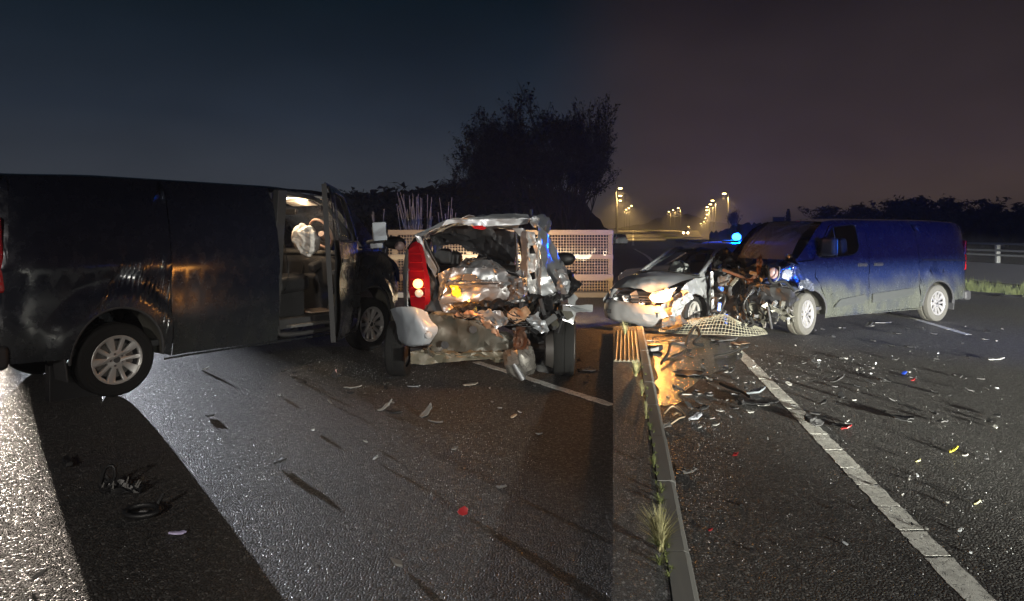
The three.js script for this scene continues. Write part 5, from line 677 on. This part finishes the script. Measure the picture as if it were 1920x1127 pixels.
{ // sign, cones along the far barrier
  const o = thing('road_sign', 'dark rectangular road sign on two posts left of the blue van', 'sign', W(1460, 437, 60)); o.position.y = 0; const y0 = EYE + (437 - 425) * 60 / F, y1 = EYE + (437 - 407) * 60 / F;
  mesh('panel', box(0.95, y1 - y0, 0.05, 0, (y0 + y1) / 2, 0), M([0.06, 0.06, 0.1], 0.6), o); for (const s of [-1, 1]) mesh('post', box(0.06, y1 + 0.05, 0.06, s * 0.5, (y1 + 0.05) / 2, 0.03), mat.galv, o);
  for (let i = 0; i < 9; i++) { const d = 118, b = V(X(1272 + i * 3.6, d), 0.05, -d), c = thing('marker_post', 'short white marker post in the row below the oncoming car', 'marker post', b, 0, 'row of marker posts below the oncoming car'); mesh('post', rod(V(0, 0, 0), V(0, 0.55, 0), 0.07, 0.06), mat.white, c); mesh('band', rod(V(0, 0.4, 0), V(0, 0.5, 0), 0.075, 0.075), M([0.9, 0.75, 0.4], 0.3), c); }
  const gr = thing('guard_rail', 'low barrier between the silver car roof and the lit motorway', 'barrier', V(X(1300, 112), 0, -112)); mesh('rail', box(5.6, 0.3, 0.08, 0, 0.45, 0), mat.galv, gr); for (let i = -2; i <= 2; i++) mesh('post', box(0.1, 0.5, 0.1, i * 1.3, 0.25, -0.06), mat.galv, gr);
  const br = estate('parked_car', 'pale parked car at the dark roadside beside the railing end', V(X(1158, 95), 0, -95), Math.PI / 2 + 0.1, M([0.35, 0.37, 0.4], 0.4), 'none');
}

// ---------------------------------------------------------------- grass tufts along the kerb joint
{
  const tuft = (px, py, n, h, spread, label, m2, seed) => {
    const p = G(px, py, 0.12), r = rng(seed), o = thing('grass_tuft', label, 'grass tuft', p), mk = (cnt, hh, sp) => { const list = []; for (let i = 0; i < cnt; i++) { const a = r() * 6.283, L = hh * (0.5 + 0.6 * r()), b = V((r() - 0.5) * 0.05 * sp * 3, 0, (r() - 0.5) * 0.12 * sp * 3), out = sp * (0.3 + r()); const pts = [0, 0.35, 0.7, 1].map((t) => b.clone().add(V(Math.cos(a) * out * t * t, L * (t - 0.35 * t * t * (out / hh) * 0.8), Math.sin(a) * out * t * t))); const w = 0.0025 + 0.002 * r(), P = []; const q = (k, s) => [pts[k].x - Math.sin(a) * w * s * (1 - k / 3.2), pts[k].y, pts[k].z + Math.cos(a) * w * s * (1 - k / 3.2)]; for (let k = 0; k < 3; k++) P.push(...q(k, -1), ...q(k, 1), ...q(k + 1, 1), ...q(k, -1), ...q(k + 1, 1), ...q(k + 1, -1)); const g = new THREE.BufferGeometry(); g.setAttribute('position', new THREE.Float32BufferAttribute(P, 3)); g.computeVertexNormals(); list.push(g); } return list; };
    mesh('blades', mk(n, h, spread), m2 ? mat.straw : mat.grass, o); mesh('base_leaves', mk(Math.round(n * 0.8), h * 0.45, spread * 0.6), mat.grass, o);
  };
  tuft(1238, 1032, 230, 0.21, 0.11, 'largest straw-coloured grass tuft on the kerb strip, nearest the camera', true, 1); tuft(1236, 1058, 34, 0.05, 0.05, 'low weeds just in front of the largest grass tuft', false, 2); tuft(1238, 945, 55, 0.05, 0.045, 'flat green weeds on the kerb joint behind the largest tuft', false, 3); tuft(1240, 925, 40, 0.065, 0.04, 'small bright green weed halfway along the kerb joint', false, 4);
  tuft(1226, 876, 70, 0.085, 0.035, 'round green tuft with a long dark shadow on the kerb joint', false, 5); tuft(1219, 806, 50, 0.07, 0.04, 'low tuft on the kerb joint beside the bent wire frame', false, 6); tuft(1211, 785, 26, 0.15, 0.03, 'thin upright stalks on the kerb joint past the round tuft', true, 7); tuft(1204, 742, 40, 0.14, 0.05, 'pale grass sprig before the ridged paving', true, 8); tuft(1192, 705, 90, 0.2, 0.11, 'dry straggly grass clump at the near end of the ridged paving', true, 9); tuft(1172, 628, 60, 0.22, 0.1, 'orange-lit grass clump under the silver car bumper', true, 10);
  for (let i = 0; i < 30; i++) tuft(1172 + 0.131 * (690 + i * 13.5 - 437) + 5 * Math.sin(i * 2.3), 690 + i * 13.5, 9 + (i * 7) % 12, 0.025 + 0.02 * ((i * 5) % 4) / 4, 0.028, 'tiny green weed in the joint between kerb and footway', false, 20 + i);
}
scene.traverse((c) => { if (c.userData.label === 'tiny green weed in the joint between kerb and footway') c.userData.group = 'tiny weeds along the kerb joint'; });
// ---------------------------------------------------------------- debris on the road
function shardGeo(w, l, t, seed, bend = 0.3, n = 7) {          // a broken, slightly bent scrap lying flat, long axis x
  const r = rng(seed), pts = []; for (let i = 0; i < n; i++) { const a = i / n * 6.283 + (r() - 0.5) * 0.5, k = 0.65 + 0.45 * r(); pts.push(new THREE.Vector2(Math.cos(a) * l / 2 * k, Math.sin(a) * w / 2 * k)); }
  let g = new THREE.ExtrudeGeometry(new THREE.Shape(pts), { depth: t, bevelEnabled: true, bevelThickness: t * 0.3, bevelSize: t * 0.3, bevelSegments: 1, steps: 1 }); g = new TessellateModifier(Math.max(0.02, l / 5), 4).modify(g.index ? g.toNonIndexed() : g); g.rotateX(-Math.PI / 2);
  const P = g.attributes.position; for (let i = 0; i < P.count; i++) { const x = P.getX(i) / l, z = P.getZ(i) / w; P.setY(i, P.getY(i) + bend * l * (x * x) + bend * 0.4 * w * n2(x * 3 + seed, z * 3)); } g.computeVertexNormals(); g = toCreasedNormals(g, 0.5); g.computeBoundingBox(); g.translate(0, -g.boundingBox.min.y, 0); return g;
}
function scrap(name, label, category, px, py, w, l, m, turn, opt = {}) {
  const p = G(px, py, opt.h || 0), o = new THREE.Mesh(shardGeo(w, l, opt.t || 0.006, opt.seed || Math.round(px * 7 + py), opt.bend ?? 0.15, opt.n || 7), m); o.name = numbered(name); o.position.copy(p); o.position.y += 0.003; o.rotation.set(opt.tilt || 0, turn, opt.roll || 0, 'YXZ'); if (opt.roll || opt.tilt) o.position.y += 0.4 * (Math.abs(Math.sin(opt.roll || 0)) * l * 0.6 + Math.abs(Math.sin(opt.tilt || 0)) * w); o.castShadow = o.receiveShadow = true; scene.add(o); tag(o, label, category, opt.group); return o;
}
{ // left carriageway
  scrap('red_shard', 'red lens shard standing up on the asphalt right of centre', 'lens shard', 866, 966, 0.05, 0.085, mat.redPlastic, 0.8, { tilt: 1.1, t: 0.004 });
  scrap('lilac_shard', 'curved lilac plastic sliver beyond the lamp unit scrap', 'plastic shard', 330, 1003, 0.03, 0.12, mat.lilac, 0.1, { bend: 0.25 });
  scrap('plastic_strip', 'curved black plastic strip on the edge of the wheel shadow', 'plastic strip', 126, 872, 0.045, 0.26, mat.black, -0.9, { bend: 0.2, t: 0.02 });
  scrap('pale_shard', 'pale strip at the lower left corner of the road', 'plastic shard', 70, 1086, 0.03, 0.09, mat.pale, 0.9, { bend: 0.2, roll: 0.3 });
  scrap('pale_shard', 'grey triangular shard near the bottom edge of the road', 'plastic shard', 744, 1060, 0.045, 0.085, mat.pale, -0.6, { roll: -0.25, n: 4 });
  scrap('white_scrap', 'white crumpled scrap on the dark asphalt up right of the red shard', 'plastic shard', 942, 918, 0.04, 0.1, mat.white, -0.8, { bend: 0.3, roll: 0.3 });
  scrap('white_scrap', 'twisted white bracket scrap below the rear of the wrecked hatchback', 'plastic shard', 724, 768, 0.05, 0.16, mat.white, 0.8, { bend: 0.35, roll: 0.5, n: 5 }); scrap('black_shard', 'black scrap touching the twisted white bracket', 'plastic shard', 740, 774, 0.06, 0.16, mat.black, -0.2, { bend: 0.2 });
  scrap('white_scrap', 'tall pale torn scrap between the bracket and the silencer', 'plastic shard', 800, 780, 0.06, 0.2, mat.pale, 1.1, { bend: 0.3, roll: 0.5, n: 6 }); scrap('pale_strip', 'thin pale strip trailing from the tall torn scrap', 'plastic strip', 815, 792, 0.02, 0.16, mat.pale, -0.5, {});
  scrap('white_strip', 'curved white trim strip on the road between van and hatchback', 'plastic strip', 662, 729, 0.04, 0.2, mat.white, -0.1, { bend: 0.25, roll: 0.1 });
  scrap('red_edged_shard', 'upright dark shard with a reddish edge left of the white strip', 'plastic shard', 626, 712, 0.12, 0.14, mat.trim, 1.2, { tilt: 1.2, t: 0.01, n: 4 }); scrap('red_sliver', 'thin pinkish sliver on the edge of the upright dark shard', 'plastic shard', 630, 708, 0.02, 0.15, M([0.5, 0.3, 0.28], 0.4), 1.4, { roll: 1.3 });
  scrap('trim_scrap', 'pale bent panel scrap lying behind the hatchback sill', 'panel scrap', 884, 724, 0.1, 0.2, M([0.3, 0.27, 0.22], 0.5), 0.2, { bend: 0.15, roll: 0.12 });
  scrap('silver_sliver', 'silver sliver on the ground between hatchback wheels', 'plastic shard', 774, 726, 0.02, 0.14, mat.silver, 0); scrap('brown_strip', 'thin brown strip leaning on the left rear tyre', 'plastic strip', 731, 700, 0.02, 0.22, M([0.3, 0.2, 0.12], 0.6), 1.3, { roll: 1.3 });
  scrap('trim_scrap', 'grey flat scrap right of the hatchback right wheel', 'panel scrap', 1106, 696, 0.12, 0.2, mat.pale, -0.1); scrap('white_crumb', 'white crumb beside the flat grey scrap near the edge line', 'plastic shard', 1012, 815, 0.03, 0.07, mat.pale, 0.4); scrap('white_crumb', 'brownish crumb below the painted edge line', 'plastic shard', 963, 783, 0.05, 0.08, M([0.35, 0.28, 0.2], 0.6), 0.4, { roll: 0.3 });
  scrap('dark_chip', 'dark flat chip lying in the bright patch beside the wheel shadow', 'plastic shard', 525, 868, 0.08, 0.1, mat.trim, 0.3, { roll: 0.2 }); scrap('dark_chip', 'small dark chip under the load bay of the dark van', 'plastic shard', 393, 781, 0.04, 0.07, mat.trim, 0.5); scrap('white_chip', 'bright white chip under the load bay of the dark van', 'plastic shard', 386, 694, 0.05, 0.09, mat.white, 0.5, { roll: 0.4 }); scrap('white_chip', 'bright chip casting a streak of shadow mid road', 'plastic shard', 705, 862, 0.03, 0.05, mat.white, 0.5, { roll: 0.6 });
  // broken lamp unit: bracket frame with clips, and its round lens
  const o = thing('lamp_unit_scrap', 'black broken lamp bracket with pale clips standing in the wheel shadow', 'lamp bracket', G(222, 922)), L = (x, y, d) => loc(o, x, y, d), D = 5.55 / 1.2;
  const d0 = 2080 / (922 - 437); const tb = (n, m, pts, r) => mesh(n, tube(pts.map((q) => L(q[0], q[1], d0 + (q[2] || 0))), r, 24, 6), m, o);
  tb('frame', mat.black, [[188, 914], [190, 900], [200, 876], [212, 874], [216, 890], [208, 908], [196, 918]], 0.011); mesh('bracket', plate(o, [[186, 905, d0 + 0.02], [200, 890, d0 + 0.03], [215, 905, d0], [228, 898, d0 + 0.04], [240, 912, d0], [258, 902, d0 + 0.05], [270, 914, d0], [262, 926, d0 - 0.04], [226, 930, d0 - 0.05], [192, 924, d0 - 0.03]], { amp: 0.03, freq: 12, seed: 2, t: 0.012, edge: 0.03, cr: 0.4 }), mat.black, o);
  for (const [x, y, x2, y2] of [[192, 914, 195, 905], [212, 917, 213, 902], [235, 914, 241, 894], [254, 912, 261, 900], [258, 914, 264, 902]]) mesh('clip', rod(L(x, y, d0 - 0.05), L(x2, y2, d0 - 0.05), 0.006, 0.004, 6), mat.pale, o);
  const q = thing('lamp_lens_scrap', 'oval black-rimmed fog lamp lens lying beside the broken bracket', 'lamp', G(266, 968)); { const t = new THREE.TorusGeometry(0.07, 0.016, 10, 30); t.scale(1.25, 0.75, 1); t.rotateX(-Math.PI / 2 + 0.25); t.translate(0, 0.03, 0); mesh('rim', t, mat.black, q); const b = new THREE.SphereGeometry(0.068, 20, 10, 0, 6.283, 0, 0.9); b.scale(1.1, 0.35, 0.65); b.rotateX(0.25); mesh('lens', b, mat.whiteLens, q); mesh('plug', [rod(V(0.05, 0.03, -0.05), V(0.07, 0.09, -0.1), 0.012), box(0.16, 0.02, 0.05, 0, 0.014, 0)], mat.black, q); }
}
{ // right carriageway
  scrap('yellow_shard', 'yellow plastic shard with a dark shadow right of the white line', 'plastic shard', 1787, 848, 0.03, 0.11, M([0.4, 0.34, 0.03], 0.5), 0.35, { roll: 0.3 }); scrap('white_chip', 'white chip just right of the yellow shard', 'plastic shard', 1810, 856, 0.03, 0.05, mat.white, 0.2, { roll: 0.3 }); scrap('yellow_chip', 'small cream chip left of the yellow shard', 'plastic shard', 1721, 867, 0.03, 0.045, M([0.3, 0.29, 0.14], 0.5), 0, { roll: 0.4 }); scrap('yellow_chip', 'cream chip at the right edge of the lane with a streak shadow', 'plastic shard', 1832, 946, 0.03, 0.06, M([0.3, 0.29, 0.16], 0.5), 0.1, { roll: 0.5 });
  scrap('white_strip', 'curved white trim strip near the right edge of the road', 'plastic strip', 1868, 676, 0.05, 0.2, mat.white, -0.1, { bend: 0.25, roll: 0.1 }); scrap('blue_lens', 'blue reflector shard with a painted-in gleam lying on the open road', 'lens shard', 1696, 702, 0.05, 0.06, E([0.02, 0.12, 1], 0.35, [0.01, 0.04, 0.3]), 0.3, { roll: 0.5 }); scrap('red_shard', 'tiny red shard beside the blue reflector', 'lens shard', 1713, 714, 0.03, 0.05, mat.redPlastic, 0.3, { roll: 0.4 });  // the blue shard is no lamp; its gleam is put in as emissive colour
  scrap('red_shard', 'red lens piece just right of the white line', 'lens shard', 1587, 805, 0.06, 0.1, mat.redPlastic, -0.2, { roll: 0.3 }); scrap('dark_scrap', 'black scrap under the red lens piece by the white line', 'plastic shard', 1578, 800, 0.08, 0.14, mat.black, -0.4); scrap('red_shard', 'dark red wedge left of the white line', 'lens shard', 1380, 855, 0.05, 0.06, mat.redPlastic, 0.3, { roll: 0.4, n: 4 }); scrap('red_shard', 'tiny dark red crumb close to the kerb', 'lens shard', 1332, 997, 0.02, 0.03, mat.redPlastic, 0, { roll: 0.4 });
  scrap('silver_shell', 'shiny lens shell with a bright blue-white gleam near the kerb', 'lens shell', 1305, 788, 0.09, 0.16, M([0.7, 0.75, 0.85], 0.15, 0.6), 0.5, { bend: 0.3, roll: 0.35, t: 0.01 }); scrap('lens_shell', 'clear pointed lamp shell beside the kerb in the glass fragments', 'lens shell', 1292, 889, 0.07, 0.14, mat.pale, 0.1, { bend: 0.3, roll: 0.15, n: 5 }); scrap('black_shard', 'black shard left of the clear lamp shell', 'plastic shard', 1277, 886, 0.05, 0.08, mat.black, 0.4);
  scrap('white_chip', 'white chip below the shiny lens shell', 'plastic shard', 1313, 803, 0.04, 0.05, mat.white, 0.3, { roll: 0.4 }); scrap('white_chip', 'white chip right of the shiny lens shell', 'plastic shard', 1343, 799, 0.03, 0.06, mat.white, 0.3, { roll: 0.2 }); scrap('tag_scrap', 'pale square tag leaning on the kerb edge', 'plastic shard', 1251, 802, 0.09, 0.1, mat.pale, 0.6, { roll: 0.5, n: 4 });
  scrap('white_strip', 'long pale strip lying across the lane before the wet patch', 'plastic strip', 1308, 740, 0.03, 0.34, mat.pale, 0.25, { bend: 0.05 }); scrap('mirror_scrap', 'broken mirror back with blue gleam in the middle of the lane', 'mirror scrap', 1418, 740, 0.14, 0.22, M([0.4, 0.45, 0.5], 0.15, 0.7), -0.3, { bend: 0.2, roll: 0.3, t: 0.012 }); scrap('liner_scrap', 'curved black panel with a white edge under the mirror back', 'panel scrap', 1412, 758, 0.16, 0.4, mat.black, -0.25, { bend: 0.15 }); scrap('white_sliver', 'white sliver at the tip of the curved black panel', 'plastic shard', 1432, 762, 0.02, 0.14, mat.white, 0.2);
  scrap('liner_scrap', 'dark torn liner lying in the wet patch', 'panel scrap', 1290, 702, 0.3, 0.5, mat.black, 0.1, { bend: 0.12 }); scrap('liner_scrap', 'black strip scrap bent across the wet patch', 'panel scrap', 1258, 672, 0.1, 0.5, mat.black, 0.6, { bend: 0.25, roll: 0.1 }); scrap('liner_scrap', 'small black block at the edge of the orange glow', 'panel scrap', 1225, 660, 0.12, 0.22, mat.black, 0.1, { t: 0.06, bend: 0.05 }); scrap('liner_scrap', 'dark jagged trim left of the white line start', 'panel scrap', 1356, 640, 0.14, 0.5, mat.trim, 0.2, { bend: 0.18, t: 0.012 }); scrap('board_scrap', 'brown torn board beside the fallen wire mesh', 'panel scrap', 1385, 645, 0.25, 0.4, M([0.12, 0.08, 0.05], 0.8), 0.4, { bend: 0.1 }); scrap('white_strip', 'bright bent strip under the front of the silver car', 'plastic strip', 1240, 640, 0.05, 0.55, mat.pale, 0.1, { bend: 0.1 }); scrap('white_strip', 'second bright strip right of the first under the silver car', 'plastic strip', 1275, 644, 0.04, 0.3, mat.pale, -0.3, { bend: 0.15 });
  scrap('plastic_strip', 'long pale strip before the blue van front wheel', 'plastic strip', 1655, 606, 0.05, 0.36, mat.pale, 0.15, { bend: 0.1 }); scrap('dark_scrap', 'dark upright scrap left of the pale strip by the van', 'panel scrap', 1630, 612, 0.14, 0.2, mat.trim, 0.2, { roll: 0.6 });
  // bent wire frame and hoses
  const f = thing('wire_frame', 'bent orange-lit wire frame lying beside the kerb', 'wire frame', G(1272, 782)); mesh('wire', [tube([[1246, 775], [1262, 768], [1280, 772], [1268, 766], [1285, 779], [1272, 792], [1258, 795]].map(([x, y], i) => { const p = G(x, y, 0.01).sub(f.position); p.y = 0.01 + 0.03 * (i % 2); return p; }), 0.007, 50, 5), tube([[1262, 780], [1270, 777], [1278, 780]].map(([x, y]) => { const p = G(x, y, 0.01).sub(f.position); p.y = 0.02; return p; }), 0.008, 16, 5)], M([0.5, 0.4, 0.28], 0.4, 0.3), f);
  const hose = (label, pts, r) => { const o = thing('rubber_hose', label, 'hose', G(...pts[0])); mesh('hose', tube(pts.map(([x, y, h = 0.02]) => { const p = G(x, y).sub(o.position); p.y = h + r; return p; }), r, 40, 7), mat.rubber, o); };
  hose('black hose looping over the wet patch under the silver car', [[1285, 655], [1292, 645, 0.1], [1305, 636, 0.16], [1312, 642, 0.08], [1302, 650], [1318, 652]], 0.022); hose('black hose curving across the orange reflection', [[1240, 688], [1252, 676, 0.06], [1262, 660, 0.1], [1285, 656]], 0.02); hose('thin black cable from the wet patch to the white line', [[1340, 672], [1362, 668], [1385, 660], [1402, 656, 0.04]], 0.012); hose('dark cable lying across the lane toward the mirror back', [[1350, 725], [1372, 735], [1392, 742], [1404, 750]], 0.014);
}
{ // many small alike fragments
  const r = rng(77), ms = [mat.trim, mat.black, mat.pale, mat.white, mat.trim, mat.black, mat.silverDull];
  const field = (n, area, label, group, smin, smax, pick) => { for (let i = 0; i < n; i++) { const [px, py] = area(); const s = smin + (smax - smin) * r() * r(); scrap('road_fragment', label, 'fragment', px, py, s * (0.3 + 0.5 * r()), s, pick(), r() * 3.1, { bend: 0.1 + 0.2 * r(), roll: (r() - 0.3) * 0.7, seed: i * 13 + 5, group }); } };
  const dark = () => ms[[0, 1, 4, 5][Math.floor(r() * 4)]], light = () => [mat.pale, mat.white, mat.silverDull, mat.pale][Math.floor(r() * 4)];
  field(60, () => [1450 + 430 * r(), 610 + 190 * Math.pow(r(), 1.3)], 'small black plastic fragment on the road before the blue van', 'black fragments before the blue van', 0.06, 0.26, dark);
  field(20, () => [1450 + 430 * r(), 610 + 210 * Math.pow(r(), 1.3)], 'small pale plastic fragment on the road before the blue van', 'pale fragments before the blue van', 0.03, 0.1, light);
  field(34, () => [1260 + 160 * r(), 640 + 130 * r()], 'small black fragment strewn between kerb and white line near the silver car', 'black fragments near the silver car', 0.06, 0.2, dark); field(22, () => [1250 + 170 * r(), 640 + 160 * r()], 'small pale fragment strewn between kerb and white line near the silver car', 'pale fragments near the silver car', 0.03, 0.09, light);
  field(26, () => [1290 + 560 * r(), 820 + 220 * r()], 'tiny chip scattered on the near right carriageway', 'tiny chips on the near right carriageway', 0.02, 0.06, () => ms[Math.floor(r() * 7)]);
  field(22, () => [470 + 260 * r(), 650 + 90 * r()], 'small dark fragment on the road between dark van and hatchback', 'dark fragments between dark van and hatchback', 0.05, 0.16, dark); field(18, () => [430 + 640 * r(), 660 + 200 * r()], 'small pale fragment on the road around the wrecked hatchback', 'pale fragments around the wrecked hatchback', 0.03, 0.08, light); field(12, () => [1080 + 60 * r(), 660 + 60 * r()], 'dark crumb behind the right wheel of the hatchback', 'dark crumbs right of the hatchback', 0.04, 0.12, dark);
}
{ // broken glass: what nobody could count
  const g = new THREE.TetrahedronGeometry(0.0042, 0); g.scale(1, 0.75, 0.8); const r = rng(123), list = [], m = new THREE.Matrix4(), q = new THREE.Quaternion();
  const add = (px, py, s) => { const p = G(px, py, px > 1150 && px < 1150 ? 0.12 : 0); if (Math.abs(p.z) > 22) return; q.setFromEuler(new THREE.Euler(r() * 6, r() * 6, r() * 6)); list.push(new THREE.Matrix4().compose(V(p.x, 0.004 + s * 0.002, p.z), q, V(s, s, s))); };
  const gauss = () => (r() + r() + r() - 1.5) / 1.5;
  for (let i = 0; i < 520; i++) { const y = 645 + 440 * Math.pow(r(), 0.9); add(1240 + 660 * r(), y, 0.5 + 0.7 * r()); }
  for (let i = 0; i < 420; i++) add(1330 + 90 * gauss(), 870 + 230 * gauss(), 0.4 + 0.6 * r()); for (let i = 0; i < 380; i++) add(1500 + 350 * gauss(), 690 + 70 * gauss(), 0.5 + 0.8 * r());
  for (let i = 0; i < 900; i++) add(680 + 300 * gauss(), 690 + 60 * gauss(), 0.5 + 0.8 * r()); for (let i = 0; i < 900; i++) add(880 + 260 * gauss(), 830 + 180 * gauss(), 0.4 + 0.6 * r()); for (let i = 0; i < 300; i++) add(60 + 1070 * r(), 720 + 380 * r(), 0.4 + 0.5 * r());
  const keep = list.filter((t) => { const x = t.elements[12], d = -t.elements[14]; return !(x > -0.0154 * d + UX * d - 0.01 && x < 0.315 + UX * d && d < 11.1); });
  const im = new THREE.InstancedMesh(g, mat.shard, keep.length); keep.forEach((t, i) => im.setMatrixAt(i, t)); im.name = 'glass_fragments'; stuff(im); tag(im, 'fine broken glass glittering all over the dark asphalt', 'broken glass'); im.castShadow = im.receiveShadow = true; scene.add(im);
}
{ const o = thing('beacon', 'blue beacon flashing outside the picture beside the blue van', 'beacon', BEACON.clone().setY(0)); mesh('stand', rod(V(0, 0, 0), V(0, 1.54, 0), 0.03), mat.black, o); mesh('beacon_lamp', ball(0.07, 0, 1.6, 0), mat.blueLamp, o); }
LAMP_FRONT.forEach(([p, t], i) => { // dipped headlamps with their cut-off shields
  const o = thing('headlamp', ['left', 'right'][i] + ' dipped headlamp of the vehicle standing behind the camera', 'headlamp', p.clone()); o.lookAt(t.x, p.y, t.z); mesh('bowl', (() => { const g = new THREE.CylinderGeometry(0.1, 0.05, 0.08, 20, 1, true); g.rotateX(Math.PI / 2); g.translate(0, 0, -0.09); return g; })(), mat.chrome, o); const c = new THREE.CircleGeometry(0.07, 20); c.translate(0, 0, -0.06); mesh('lens', c, mat.lens, o); mesh('shield', box(1.0, 0.5, 0.01, 0, 0.252, 0.4), mat.black, o); mesh('stand', rod(V(0, -p.y, -0.1), V(0, -0.05, -0.1), 0.04), mat.black, o);
});
scene.traverse((c) => { if (c.isMesh) c.castShadow = c.receiveShadow = true; });
renderer.render(scene, camera);
